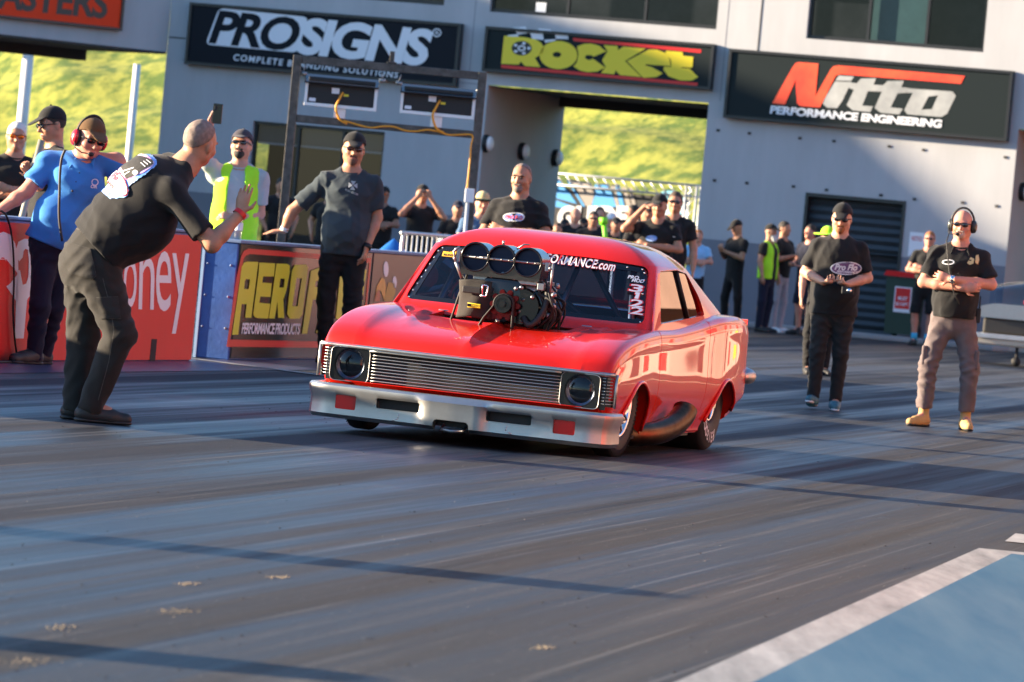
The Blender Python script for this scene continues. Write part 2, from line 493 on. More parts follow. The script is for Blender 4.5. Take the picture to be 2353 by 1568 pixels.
for a_, c_, D_ in ((sL, sT0, D0), (sT1, sR, D1)):
    o = MB(); wall_holes(o, a_, c_, 0, zd, [(D_[0], D_[1], 0, zd)]); o.quad((a_, 0, 0), (a_, DEP, 0), (a_, DEP, zd), (a_, 0, zd)); o.build('dado', M['dado'], BLD)
for s in (sT0, sR): o = MB(); o.quad((s, 0, 0), (s, DEP, 0), (s, DEP, PB), (s, 0, PB)); o.build('tunnel_wall', M['reveal'], BLD)
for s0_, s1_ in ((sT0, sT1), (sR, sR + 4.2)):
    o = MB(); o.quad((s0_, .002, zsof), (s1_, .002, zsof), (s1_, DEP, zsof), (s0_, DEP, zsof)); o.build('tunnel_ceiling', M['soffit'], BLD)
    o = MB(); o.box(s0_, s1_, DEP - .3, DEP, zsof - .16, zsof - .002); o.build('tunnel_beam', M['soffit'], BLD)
# joints in the render
o = MB(); jx = fz(1748, 40).x; o.box(jx - .012, jx + .012, -.006, .02, PB + .25, ZT)
o.box(sL + .02, fz(427, 92).x, -.004, .01, fz(400, 87).z - .012, fz(400, 87).z + .012)
o.build('wall_joint', M['soffit'], BLD)
for jx_ in (fz(1085, 100).x, fz(1662, 150).x):
    o = MB(); o.box(jx_ - .006, jx_ + .006, -.002, .01, PB + .05, ZT); o.build('wall_joint', M['dado'], BLD)
o = MB(); o.tube([(sT1 + .18, -.06, .1), (sT1 + .18, -.06, PB + .12)], .03, 8) if False else o.box(sL + .3, sT0 - .05, -.002, .01, PB - .012, PB + .002); o.build('wall_joint', M['dado'], BLD)
def window(h, nm, divs, parent=BLD, blind=None, y=.08):
    s0, s1, z0, z1 = h; f = MB(); t = .05
    f.box(s0, s1, y, y + .08, z0, z0 + t * 1.3).box(s0, s1, y, y + .08, z1 - t, z1)
    for s in [s0 + t / 2, s1 - t / 2, *divs]: f.box(s - t / 2, s + t / 2, y + .003, y + .077, z0 + t * 1.3, z1 - t)
    fo = f.build(nm, M['frame'], parent)
    cut = [s0 + t, *divs, s1 - t]
    for a, c in zip(cut[:-1], cut[1:]):
        p = MB(); p.quad((a, y + .04, z0 + t), (c, y + .04, z0 + t), (c, y + .04, z1 - t), (a, y + .04, z1 - t)); p.build('pane', M['paneglass'], fo)
    return fo
def pane_mat():
    m = glass('window_pane', (.55, .62, .66), .45, .75); return m
M['paneglass'] = pane_mat()
M['room'] = mat('dim_room', (.09, .085, .10), .9, col2=(.03, .03, .04), vscale=1.3)
for h, dv_ in ((W0, [.5]), (W1, [(fz(1300, 30).x - W1[0]) / (W1[1] - W1[0]), (fz(1478, 40).x - W1[0]) / (W1[1] - W1[0])]), (W2, [.338, .667])):
    window(h, 'window', [h[0] + (h[1] - h[0]) * d for d in dv_])
    r = MB(); r.quad((h[0] - 1.2, .9, h[2] - .3), (h[1] + 1.2, .9, h[2] - .3), (h[1] + 1.2, .9, h[3]), (h[0] - 1.2, .9, h[3])); r.build('room_wall', M['room'], BLD)
# teal blind in the middle pane of the right window, pale paper in the left one
M['teal'] = mat('teal_blind', (.16, .30, .30), .8, var=.12, vscale=5)
o = MB(); a = W2[0] + (W2[1] - W2[0]) * .345; c = W2[0] + (W2[1] - W2[0]) * .66; o.quad((a, .2, W2[2] + .04), (c, .2, W2[2] + .04), (c, .2, W2[3]), (a, .2, W2[3])); o.build('blind', M['teal'], BLD)
q = fz(1238, 18); o = MB(); o.box(q.x - .09, q.x + .09, .105, .112, q.z - .09, q.z + .09); o.build('paper', M['print_white'], BLD)
# glazed ground floor opening with roller blind
f = window((D0[0], D0[1], .05, D0[3]), 'window', [D0[0] + (D0[1] - D0[0]) * .34, D0[0] + (D0[1] - D0[0]) * .68])
M['blindgrey'] = mat('grey_roller_blind', (.10, .15, .19), .8)
zb = fz(700, 335).z
o = MB(); o.quad((D0[0], .16, zb), (D0[1], .16, zb), (D0[1], .16, D0[3]), (D0[0], .16, D0[3])); o.build('blind', M['blindgrey'], BLD)
o = MB(); o.box(D0[0] + .06, D0[1] - .06, .15, .17, zb - .03, zb - .001); o.build('blind_rail', M['print_white'], BLD)
o = MB(); o.quad((D0[0], .8, 0), (D0[1], .8, 0), (D0[1], .8, D0[3]), (D0[0], .8, D0[3])); o.build('room_wall', M['black'], BLD)
# roller door
M['roller'] = mat('dark_roller_door', (.03, .036, .042), .45, var=.2, vscale=3)
o = MB(); nsl = 16; zz = np.linspace(.0, D1[3] - .06, nsl + 1)
for i in range(nsl):
    zm = (zz[i] + zz[i + 1]) / 2
    o.quad((D1[0] + .05, .15, zz[i]), (D1[1] - .05, .15, zz[i]), (D1[1] - .05, .12, zm), (D1[0] + .05, .12, zm)); o.quad((D1[0] + .05, .12, zm), (D1[1] - .05, .12, zm), (D1[1] - .05, .15, zz[i + 1]), (D1[0] + .05, .15, zz[i + 1]))
rd = o.build('roller_door', M['roller'], BLD)
o = MB(); o.box(D1[0], D1[0] + .05, -.02, .15, 0, D1[3]).box(D1[1] - .05, D1[1], -.02, .15, 0, D1[3]).box(D1[0] + .05, D1[1] - .05, -.02, .15, D1[3] - .06, D1[3]); o.build('door_frame', M['frame'], rd)
# bolt heads in two rows
o = MB()
for px, py in [(1650, 300), (1722, 307), (1838, 318), (1916, 325), (2043, 337), (2122, 345), (2310, 362), (1642, 415), (1716, 421), (1823, 429), (1899, 437), (2024, 449), (2101, 458), (2212, 466), (2290, 474)]:
    q = fz(px, py); o = MB(); o.box(q.x - .03, q.x + .03, -.012, .0, q.z - .022, q.z + .022); o.build('fixing_plate', M['soffit'], BLD)
# bulkhead lamps in the tunnels
M['lens'] = mat('opal_lens', (.85, .84, .8), .35)
for i, (px, py, s) in enumerate([(1113, 330, sT0), (1196, 348, sT0), (1273, 363, sT0), (2345, 441, sR)]):
    q = FA.hitx(px, py, s)
    L_ = empty('bulkhead_lamp', FA.world(s, q.y, q.z), FA.yaw)
    tag(L_, ['round bulkhead lamp on tunnel wall nearest the black monitor frame', 'round bulkhead lamp in the middle of the tunnel wall above the goateed man', 'round bulkhead lamp at the far end of the tunnel wall by the grass', 'round bulkhead lamp on the brown wall above the headset man, right edge'][i], 'wall lamp', 'bulkhead lamps')
    o = MB(); o.lathe([(.0, .0), (.15, 0), (.155, .05), (.13, .09)], 20, ax=(1, 0, 0)); o.build('housing', M['black'], L_)
    o = MB(); o.lathe([(.13, .085), (.125, .12), (.08, .15), (0, .16)], 20, ax=(1, 0, 0)); o.build('lens', M['lens'], L_)
# kerbed footpath in front of the wall
o = MB(); o.box(sT1 - .2, sR + .2, -1.0, -.004, 0, .09, .02); kb = o.build('pavement', M['galv'] if False else mat('concrete_kerb', (.28, .28, .28), .85, var=.1, vscale=3)); kb.location = FA.o; kb.rotation_euler = (0, 0, -FA.yaw); tag(kb, kind='structure')
# wing over the left opening, angled towards the camera
cW = FA.world(sL, 0, 0)
WG = Frame(cW.x, cW.y, -R(32))
wz = (WG.hity(0, 80).z + WG.hity(372, 118).z) / 2
wing = empty('bridge_wing', (cW.x, cW.y, 0), WG.yaw)
tag(wing, 'grey bridge section over the left opening with an orange and black sign', 'building')
o = MB(); o.box(-9, -.003, 0, 3.4, wz, 5.45); o.build('wall', M['wallpaint'], wing)
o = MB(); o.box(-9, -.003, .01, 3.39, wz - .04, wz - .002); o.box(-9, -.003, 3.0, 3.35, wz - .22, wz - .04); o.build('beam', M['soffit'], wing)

# ------------------------------------------------------------------ sponsor signs
def sign(name, frame, corners, label, face_m, cat='sign', c=-.14, fr=.05, edge=None):
    """box sign from pixel corners (tl, tr, br, bl) on plane y=c of a frame; returns the empty and a px->local mapper"""
    P4 = [frame.hity(px, py, c) for px, py in corners]
    s0 = (P4[0].x + P4[3].x) / 2; s1 = (P4[1].x + P4[2].x) / 2; z1 = (P4[0].z + P4[1].z) / 2; z0 = (P4[2].z + P4[3].z) / 2
    e = empty(name, frame.o, frame.yaw); tag(e, label, cat)
    o = MB(); o.box(s0 + fr, s1 - fr, c, -.01, z0 + fr, z1 - fr); o.build('panel', face_m, e)
    o = MB()
    for x0_, x1_, y0_, y1_ in ((s0, s1, z1 - fr, z1), (s0, s1, z0, z0 + fr), (s0, s0 + fr, z0 + fr, z1 - fr), (s1 - fr, s1, z0 + fr, z1 - fr)):
        o.box(x0_, x1_, c - .03, -.008, y0_, y1_)
    o.build('frame', M['frame'], e)
    def mp(x, y, k=1):
        q = frame.hity(x, y, c - .003 * k); return (q.x, q.y, q.z)
    return e, mp
M['signblack'] = mat('sign_black_green', (.010, .017, .019), .55, spec=.15)
M['signnavy'] = mat('sign_black_navy', (.006, .009, .015), .55, spec=.15)
# MASTERS
e, mp = sign('sponsor_sign', WG, [(-300, -85), (287, -40), (283, 76), (-300, 5)], 'orange sign reading MASTERS in black over the left opening', M['print_orange'], c=-.1)
flat('lettering', text_fit('MASTERS', (-58, 13), (243, 42), (-50, -50), .03, .95), mp, M['print_black'], e)
# PRO SIGNS
e, mp = sign('sponsor_sign', FA, [(436, 4), (1061, 57), (1047, 201), (427, 147)], 'black sign reading PRO SIGNS complete branding solutions in white', M['signnavy'])
def rr(bl, br, tr, tl, n=5, rad=.16):
    out = []; P = [Vector(p) for p in (bl, br, tr, tl)]
    for i in range(4):
        p = P[i]; a = (P[i - 1] - p) * (rad if i % 2 == 0 else rad * .5); c = (P[(i + 1) % 4] - p) * (rad * .5 if i % 2 == 0 else rad)
        a = (P[i - 1] - p).normalized() * 14; c = (P[(i + 1) % 4] - p).normalized() * 14
        for k in range(n + 1):
            t = k / n; out.append(tuple((p + a) * (1 - t) ** 2 + p * 2 * t * (1 - t) + (p + c) * t * t))
    return out
flat('logo', curve_mesh([rr((472, 103), (684, 122), (709, 40), (504, 19))]), lambda x, y: mp(x, y, 1), M['print_white'], e)
flat('lettering', text_fit('PRO', (483, 98), (672, 117), (508, 27), .03, .9), lambda x, y: mp(x, y, 2), M['signnavy'], e)
flat('lettering', text_fit('SIGNS', (684, 121), (973, 149), (706, 45), .04, .9), lambda x, y: mp(x, y, 2), M['print_white'], e)
flat('lettering', text_fit('COMPLETE BRANDING SOLUTIONS', (536, 139), (913, 180), (539, 125), .02, 1.25), lambda x, y: mp(x, y, 2), M['print_white'], e)
flat('logo', curve_mesh([ellipse(1004, 76, 10, 10), ellipse(1004, 76, 7.5, 7.5)]), lambda x, y: mp(x, y, 2), M['print_white'], e)
flat('lettering', text_fit('R', (1001, 80), (1008, 80.5), (1001.5, 71.5), .02), lambda x, y: mp(x, y, 2), M['print_white'], e)
# ROCKET
e, mp = sign('sponsor_sign', FA, [(1116, 57), (1640, 106), (1634, 210), (1109, 162)], 'black sign reading ROCKET in fat yellow letters between two red lines', M['signblack'])
def Z3(x, y): return ((2000 + x / 2.139) / 1.7408, (y / 2.139) / 1.7408)
def zl(f, pts): return [f(*p) for p in pts]
RK = [[(35, 310), (200, 320), (300, 338), (350, 368), (378, 410), (370, 455), (300, 500), (345, 577), (215, 568), (178, 530), (160, 555), (10, 548)],
      ellipse(500, 474, 162, 120, 30), [(890, 430), (850, 395), (780, 376), (720, 378), (660, 400), (672, 470), (655, 540), (628, 572), (680, 605), (750, 620), (830, 615), (900, 580), (795, 505), (760, 518), (725, 500), (735, 475), (780, 475), (800, 488), (915, 440)],
      [(885, 390), (1005, 396), (1008, 432), (1055, 402), (1245, 420), (1070, 525), (1210, 662), (1025, 645), (990, 605), (975, 638), (862, 627), (905, 575), (872, 520), (920, 440)],
      [(1085, 525), (1270, 428), (1340, 428), (1410, 455), (1450, 510), (1458, 568), (1320, 560), (1250, 552), (1240, 562), (1300, 578), (1392, 630), (1335, 662), (1225, 668)],
      [(1420, 437), (1560, 450), (1565, 480), (1652, 490), (1645, 582), (1560, 578), (1545, 585), (1620, 590), (1695, 662), (1640, 692), (1540, 690), (1440, 655), (1398, 600), (1402, 572), (1465, 575), (1460, 510), (1412, 470)]]
loopsR = [zl(Z3, l) for l in RK]
flat('lettering', merge(*[curve_mesh([l] + ([zl(Z3, ellipse(487, 470, 36, 23, 20))] if i == 1 else [])) for i, l in enumerate(loopsR)]), lambda x, y: mp(x, y, 2), M['print_yellow'], e)
flat('logo', curve_mesh([zl(Z3, ellipse(185, 416, 86, 62))]), lambda x, y: mp(x, y, 3), M['print_black'], e)
flat('logo', merge(*[curve_mesh([zl(Z3, ellipse(185 + 62 * math.cos(k * 1.257), 416 + 44 * math.sin(k * 1.257), 15, 11, 12))]) for k in range(5)], curve_mesh([zl(Z3, ellipse(185, 416, 34, 25)), zl(Z3, ellipse(185, 416, 20, 14))])), lambda x, y: mp(x, y, 4), M['print_white'], e)
flat('stripe', merge(curve_mesh([zl(Z3, [(622, 327), (1722, 428), (1715, 456), (632, 354)])]), curve_mesh([zl(Z3, [(10, 556), (1690, 712), (1686, 738), (10, 584)])])), lambda x, y: mp(x, y, 1), M['print_red'], e)
ck = [[(105, 240), (215, 230), (245, 270), (140, 280)], [(325, 245), (430, 255), (458, 298), (345, 285)], [(140, 282), (245, 275), (255, 282), (155, 300)], [(255, 282), (365, 290), (375, 345), (275, 335)], [(470, 298), (582, 302), (585, 338), (480, 335)], [(380, 345), (480, 338), (470, 352), (385, 368)], [(60, 305), (150, 295), (160, 318), (70, 312)]]
flat('logo', merge(*[curve_mesh([zl(Z3, c)]) for c in ck]), lambda x, y: mp(x, y, 1), M['print_white'], e)
# NITTO
e, mp = sign('sponsor_sign', FA, [(1681, 113), (2330, 164), (2311, 326), (1657, 270)], 'black sign reading Nitto performance engineering in red, silver and white', M['signblack'])
def Z4(x, y): return ((3000 + x / 2.147) / 1.7408, (y / 2.147) / 1.7408)
NT = [(190, 890), (370, 570), (390, 545), (420, 537), (585, 550), (560, 830), (690, 600), (715, 572), (760, 565), (1842, 655), (1808, 722), (775, 640), (735, 652), (715, 690), (598, 925), (430, 915), (402, 890), (390, 690), (298, 900)]
flat('lettering', curve_mesh([zl(Z4, NT)]), lambda x, y: mp(x, y, 2), mat('red_logo', (.75, .035, .02), .4, col2=(.80, .13, .04), vscale=1.1), e)
IT = [[[(760, 652), (890, 660), (868, 697), (732, 695)]], [[(728, 703), (868, 707), (790, 870), (745, 932), (660, 927), (624, 895), (640, 850)]],
      [[(860, 712), (915, 718), (950, 678), (1080, 676), (1058, 730), (1140, 735), (1180, 698), (1320, 697), (1296, 752), (1360, 758), (1335, 800), (1265, 805), (1205, 925), (1310, 936), (1280, 985), (1120, 972), (1068, 930), (1130, 790), (1010, 785), (962, 910), (1055, 915), (1030, 965), (880, 950), (828, 905), (890, 775), (845, 755)]],
      [[(1400, 765), (1735, 788), (1765, 825), (1690, 980), (1640, 1007), (1350, 985), (1322, 950), (1395, 800), (1330, 800), (1350, 760)], [(1530, 832), (1612, 822), (1560, 940), (1470, 945)]]]
flat('lettering', merge(*[curve_mesh([zl(Z4, l) for l in g]) for g in IT]), lambda x, y: mp(x, y, 1), M['print_grey'], e)
flat('lettering', text_fit('PERFORMANCE ENGINEERING', Z4(172, 975), Z4(1635, 1098), Z4(183, 912), .04, .95), lambda x, y: mp(x, y, 3), M['print_white'], e)
# paper notice by the roller door
q = fz(2106, 562)
e = empty('notice', FA.world(q.x, 0, q.z), FA.yaw); tag(e, 'white paper notice on wall beside the roller door', 'notice')
o = MB(); o.box(-.13, .13, -.012, -.002, -.2, .2); o.build('sheet', M['print_white'], e)
flat('lettering', text_fit('NOTICE', (-.09, .06), (.09, .06), (-.09, .13), .02), lambda x, y: (x, -.014, y), M['print_red'], e)
# ================================================================== walls, rigs and street furniture
M['redpanel'] = mat('red_banner_panel', (.64, .008, .008), .5, var=.10, vscale=.8, spec=.3)
M['bluesteel'] = mat('blue_painted_steel', (.022, .085, .30), .5, var=.25, vscale=4, bump=.1, bscale=30)
M['bluetop'] = mat('blue_wall_top', (.13, .19, .32), .6, var=.15, vscale=5)
M['blackpanel'] = mat('black_banner_panel', (.020, .017, .016), .22, var=.2, vscale=1.5)
M['slot'] = mat('dark_slot', (.012, .003, .004), .8)
def trmap(x):
    def f(px, py): q = TR.hitx(px, py, x); return (q.x, q.y, q.z)
    return f
# near barrier, red
B1 = empty('track_barrier', TR.o, TR.yaw); tag(B1, 'red track barrier lettered pepper money, behind the bending man', 'barrier')
ye = TR.hitz(431, 830).y
o = MB(); o.box(.12, .495, -14, ye, 0, .985, .01); o.build('wall', M['bluesteel'], B1)
o = MB(); o.box(.495, .507, -14, ye - .004, .012, .965); o.build('panel', M['redpanel'], B1)
o = MB(); o.box(.10, .515, -14, ye, .986, 1.005, .004); o.build('top_rail', M['bluetop'], B1)
f1 = trmap(.510)
def tp(body, bl, br, tl, bold=.0): flat('lettering', text_fit(body, bl, br, tl, bold), f1, M['print_white'], B1)
tp('e', (-28, 703), (33, 704), (-24, 549), .05)
P_ = lambda a, b_: (30 + a, 548 + b_)
# the p with its open hooked bowl, traced
pl = [(34, 778), (54, 778), (62, 690), (66, 683), (78, 676), (84, 640), (84, 590), (80, 560), (70, 550), (56, 549), (42, 556), (37, 572), (39, 592), (44, 601), (52, 592), (54, 578), (58, 572), (64, 574), (66, 600), (65, 635), (60, 652), (52, 655), (46, 622), (41, 620), (38, 640)]
for dx, dy in ((0, 0), (64, 7), (128, 12)): flat('lettering', curve_mesh([[(x + dx, y + dy) for x, y in pl]]), f1, M['print_white'], B1)
tp('n', (318, 711), (353, 712), (321, 593), .0); tp('e', (357, 715), (392, 716), (360, 577), .0); tp('y', (393, 767), (432, 768), (396, 582), .0); tp('o', (283, 707), (313, 708), (285, 592), .0); tp('m', (236, 703), (280, 704), (239, 590), .0)
for px in (352, 98):
    o = MB()
    q0 = TR.hitx(px - 6, 800, .508); q1 = TR.hitx(px + 7, 800, .508); o.box(.500, .5085, q0.y, q1.y, .0, .17); o.build('forklift_slot', M['slot'], B1)
# far barrier with blue end face and black banners
B2 = empty('track_barrier', TR.o, TR.yaw); tag(B2, 'track barrier with blue end face and black yellow AEROFLOW banner', 'barrier')
y2 = TR.hitz(520, 828).y; x2 = .44
xe = TR.hity(446, 826, y2).x
o = MB(); o.box(xe, x2, y2, 15, 0, .93, .01); o.build('wall', M['bluesteel'], B2)
o = MB(); o.box(xe - .02, x2 + .02, y2 - .01, 15, .931, .955, .004); o.build('top_rail', M['bluetop'], B2)
o = MB()
for z in (.25, .5, .75):
    for x in (xe + .04, x2 - .05): o.ball((x, y2 - .002, z), .010, seg=8)
o.build('rivet', M['bluetop'], B2)
o = MB(); o.box(xe - .012, xe + .012, y2 - .012, y2 + .01, .0, .93); o.build('edge_strip', mat('pale_blue_edge', (.30, .45, .65), .5), B2)
f2 = trmap(x2 + .018); f3 = trmap(x2 + .021)
ya = TR.hitx(851, 620, x2).y
o = MB(); o.box(x2, x2 + .014, y2 + .02, ya - .03, .02, .925); o.build('panel', M['blackpanel'], B2)
o = MB(); o.box(x2, x2 + .014, ya + .03, 15, .02, .925); o.build('panel', mat('brown_black_banner', (.030, .029, .030), .3, var=.3, vscale=1), B2)
def Z6(x, y): return ((850 + x / 2.614) / 1.7408, (900 + y / 2.614) / 1.7408)
zl6 = lambda pts: [Z6(*p) for p in pts]
# red frame
fo_ = zl6([(145, 1275), (250, 560), (300, 330), (330, 270), (380, 248), (1660, 350), (1570, 1290)])
fi_ = zl6([(185, 1200), (280, 600), (325, 360), (350, 320), (390, 305), (1640, 395), (1560, 1230)])
flat('frame_print', curve_mesh([fo_, fi_]), f2, M['print_red'], B2)
AF = [[[(205, 1150), (290, 560), (305, 440), (330, 395), (370, 385), (480, 388), (405, 972), (340, 970), (358, 830), (305, 828), (268, 1148)], [(330, 670), (378, 672), (392, 570), (350, 565), (338, 590)]],
      [[(425, 940), (480, 520), (490, 395), (655, 403), (643, 540), (530, 538), (520, 605), (620, 610), (605, 755), (500, 750), (490, 815), (605, 825), (580, 980), (470, 975), (440, 965)]],
      [[(590, 978), (670, 405), (780, 408), (808, 425), (808, 500), (770, 700), (740, 780), (750, 975), (685, 972), (680, 800), (650, 980)], [(697, 655), (745, 655), (755, 565), (712, 560)]],
      [[(780, 930), (830, 480), (860, 420), (980, 415), (1000, 450), (940, 940), (910, 980), (810, 982)], [(835, 850), (890, 850), (935, 560), (880, 555)]],
      [[(935, 1140), (1030, 480), (1180, 425), (1170, 560), (1080, 590), (1070, 650), (1150, 655), (1130, 780), (1050, 780), (990, 1138)]],
      [[(1085, 1130), (1150, 820), (1190, 430), (1250, 435), (1190, 990), (1260, 1000), (1240, 1140), (1110, 1142)]],
      [[(1290, 980), (1340, 480), (1400, 440), (1440, 470), (1390, 960), (1360, 1000)]], [[(1440, 860), (1510, 640), (1560, 460), (1610, 470), (1560, 850), (1500, 870)]]]
flat('lettering', merge(*[curve_mesh([zl6(l) for l in g]) for g in AF]), f3, M['print_lime'], B2)
flat('lettering', text_fit('PERFORMANCE PRODUCTS', Z6(303, 1138), Z6(905, 1145), Z6(318, 1028), .03, .9), f3, M['print_white'], B2)
f4 = trmap(x2 + .018)
flat('logo', merge(curve_mesh([zl6(ellipse(1815, 463, 26, 82))]), curve_mesh([zl6(ellipse(1905, 600, 22, 62))])), f4, M['print_white'], B2)
flat('logo', curve_mesh([zl6([(1690, 800), (1720, 640), (1770, 548), (1800, 570), (1815, 640), (1800, 800), (1760, 690), (1730, 680)])]), f4, mat('amber_print', (.62, .33, .05), .4), B2)
flat('logo', curve_mesh([zl6([(1690, 800), (1705, 720), (1735, 670), (1755, 720), (1750, 800)])]), f4, mat('rust_print', (.42, .10, .05), .4), B2)
flat('logo', curve_mesh([zl6([(1790, 800), (1840, 600), (1905, 610), (1915, 700), (1880, 800)])]), f4, mat('ochre_print', (.40, .25, .03), .4), B2)
q0 = TR.hitx(787, 800, x2 + .016); o = MB(); o.box(x2 + .015, x2 + .0175, q0.y - .25, q0.y + .25, .02, .16); o.build('forklift_slot', M['slot'], B2)
# water bottles on the barriers
def bottle(loc, label):
    e = empty('water_bottle', loc); tag(e, label, 'bottle', 'water bottles on the barriers')
    m = glass('bottle_plastic', (.92, .94, .97), .8, .92) if 'bottle' not in M else M['bottle']; M['bottle'] = m
    o = MB(); o.lathe([(0, .0), (.030, 0), (.034, .01)] + [(.034 - .003 * (k % 2), .02 + .012 * k) for k in range(12)] + [(.034, .165), (.024, .19), (.013, .20), (.013, .212)], 20); o.build('bottle_body', m, e)
    o = MB(); o.lathe([(0, .24), (.0145, .24), (.0155, .212), (0, .212)], 16); o.build('cap', M['print_white'], e)
    o = MB(); o.lathe([(.0348, .075), (.0348, .135)], 20); o.build('label', M['print_white'], e)
    return e
p = TR.hitz(66, 494, 1.005); b1 = bottle(TR.world(min(.45, p.x), p.y, 1.005), 'clear water bottle on red barrier top beside the blue polo man')
p = TR.hity(500, 548, y2 + 1.0); b2 = bottle(TR.world(x2 - .1, TR.hitz(501, 547, .955).y, .955), 'clear water bottle on blue barrier end in front of hi-vis man')
# black cable hanging over the red barrier
o = MB(); cp = [TR.hitx(px, py, .53) for px, py in ((6, 487), (20, 510), (29, 560), (32, 640), (30, 720), (36, 800), (48, 838))]
pts = [TR.world(.30, cp[0].y - .25, 1.02), TR.world(.46, cp[0].y - .08, 1.03)] + [TR.world(q.x, q.y, max(.012, q.z)) for q in cp] + [TR.world(.60, cp[-1].y + .3, .012), TR.world(.62, cp[-1].y - 1.5, .012), TR.world(.75, cp[-1].y - 4, .012)]
o.tube(cat(pts, 5), .008, 6); tag(o.build('cable', M['black']), 'black cable hanging down the front of the red barrier', 'cable')

# ------------------------------------------------------------------ display rig
M['rig'] = mat('weathered_black_steel', (.035, .033, .030), .5, .3, var=.5, vscale=14, col2=(.11, .10, .09))
M['orangecord'] = mat('orange_cord', (.80, .33, .02), .5)
YR = 60.0
def rp(px, py, dy=0.0): return at(px, py, YR + dy)
tl, tr_ = rp(684, 136), rp(1109, 175)
zt = (tl.z + tr_.z) / 2; ztop = zt + .04
RG = empty('display_rig', (0, YR, 0)); tag(RG, 'black steel frame holding two scoreboard boxes with orange cords', 'frame')
for x in (tl.x, tr_.x): o = MB(); o.box(x - .045, x + .045, -.045, .045, 0, ztop, .006); o.build('post', M['rig'], RG)
zm = rp(850, 288).z
o = MB(); o.box(tl.x + .046, tr_.x - .046, -.035, .035, ztop - .085, ztop - .002, .006); o.build('top_rail', M['rig'], RG)
o = MB(); o.box(tl.x + .046, tr_.x - .046, -.035, .035, zm - .04, zm + .04, .006); o.build('mid_rail', M['rig'], RG)
q = rp(901, 135); o = MB(); o.box(q.x - .025, q.x + .025, -.03, .03, ztop, ztop + .13, .004).box(q.x - .05, q.x + .05, -.04, .04, ztop, ztop + .02, .002); o.build('top_bracket', M['rig'], RG)
for x in (tl.x, tr_.x):
    for s_ in (-1, 1): o = MB(); o.box(x + s_ * .046 if s_ > 0 else x - .3, x + .3 if s_ > 0 else x - .046, -.06, .06, 0, .04); o.build('foot', M['rig'], RG)
lit = []
for i, (l, r, t, b_, lab) in enumerate([((702, 205), (868, 218), (790, 183), (780, 250), 'left scoreboard box on the black frame, below the PRO SIGNS sign'), ((921, 230), (1092, 242), (1000, 205), (1000, 268), 'right scoreboard box on the black frame, nearest the ROCKET sign')]):
    x0_, x1_ = rp(*l).x, rp(*r).x; z1_, z0_ = rp(*t).z, rp(*b_).z
    e = empty('scoreboard_box', (0, YR, 0)); tag(e, lab, 'display', 'scoreboard boxes')
    o = MB(); o.box(x0_ + .03, x1_ - .03, -.07, .12, z0_ + .03, z1_, .008); o.build('housing', M['black'], e)
    o = MB(); o.box(x0_, x1_, -.09, -.05, z0_, z0_ + .035, .004); o.box(x0_, x0_ + .03, -.09, -.05, z0_ + .036, z1_ - .06); o.box(x1_ - .03, x1_, -.09, -.05, z0_ + .036, z1_ - .06); o.build('white_frame', M['white'], e)
    o = MB(); o.prism([(-.16, z1_ - .06), (.13, z1_ + .03), (.13, z1_ + .012), (-.15, z1_ - .075)], 0, x0_ - .01, x1_ + .01); o.build('hood', M['blackpanel'], e)
    o = MB(); cxx = (x0_ + x1_) / 2; o.box(cxx - .06, cxx + .06, -.06, .02, zm + .041, z0_ - .002, .004); o.build('stand', M['white'], e)
    o = MB(); o.box(cxx - .10, cxx - .02, -.073, -.069, z0_ + .15, z0_ + .21).box(x0_ + .05, x0_ + .12, -.073, -.069, z0_ + .05, z0_ + .085); o.build('sticker', M['print_white'], e)
    o = MB(); o.box(cxx + .03, cxx + .08, -.073, -.069, z0_ + .13, z0_ + .155); o.build('sticker', M['print_yellow'], e)
    o = MB()
    for s_ in (-1, 1): o.tube([((x0_ if s_ < 0 else x1_), 0, z1_ + .02), ((x0_ if s_ < 0 else x1_) + s_ * .07, 0, z1_ + .03)], .02, 8); o.tube([((x0_ if s_ < 0 else x1_) + s_ * .04, 0, z1_ + .03), ((x0_ if s_ < 0 else x1_) + s_ * .02, 0, z1_ + .12)], .006, 5)
    o.build('mount', M['steel'], e)
    lit.append((cxx, z0_))
o = MB()
for cxx, z0_ in lit: o.tube(cat([(cxx + .02, -.08, z0_ + .17), (cxx - .01, -.11, z0_ + .10), (cxx - .04, -.12, z0_), (cxx + .01, -.09, zm + .03), (cxx + .09, -.06, zm - .01)], 6), .012, 6)
pts = [(lit[0][0] + .05, -.06, zm + .02)]
for k in range(1, 12):
    t = k / 12; pts.append((lit[0][0] + (tr_.x - .06 - lit[0][0]) * t, -.06, zm + .018 * math.sin(k * 1.7) - .01))
qz = rp(1085, 440).z
pts += [(tr_.x - .05, -.06, zm - .01), (tr_.x - .055, -.07, zm - .12), (tr_.x - .05, -.06, (zm + qz) / 2), (tr_.x - .055, -.06, qz)]
o.tube(cat(pts, 5), .010, 6); o.build('power_cord', M['orangecord'], RG)
q = rp(1079, 450); o = MB(); o.box(q.x - .05, q.x + .05, -.09, -.046, q.z - .075, q.z + .075, .008); o.build('junction_box', M['white'], RG)
o = MB(); o.tube([(q.x - .01, -.07, q.z - .075), (q.x - .01, -.07, .05)], .022, 10); o.build('conduit', M['galv'], RG)

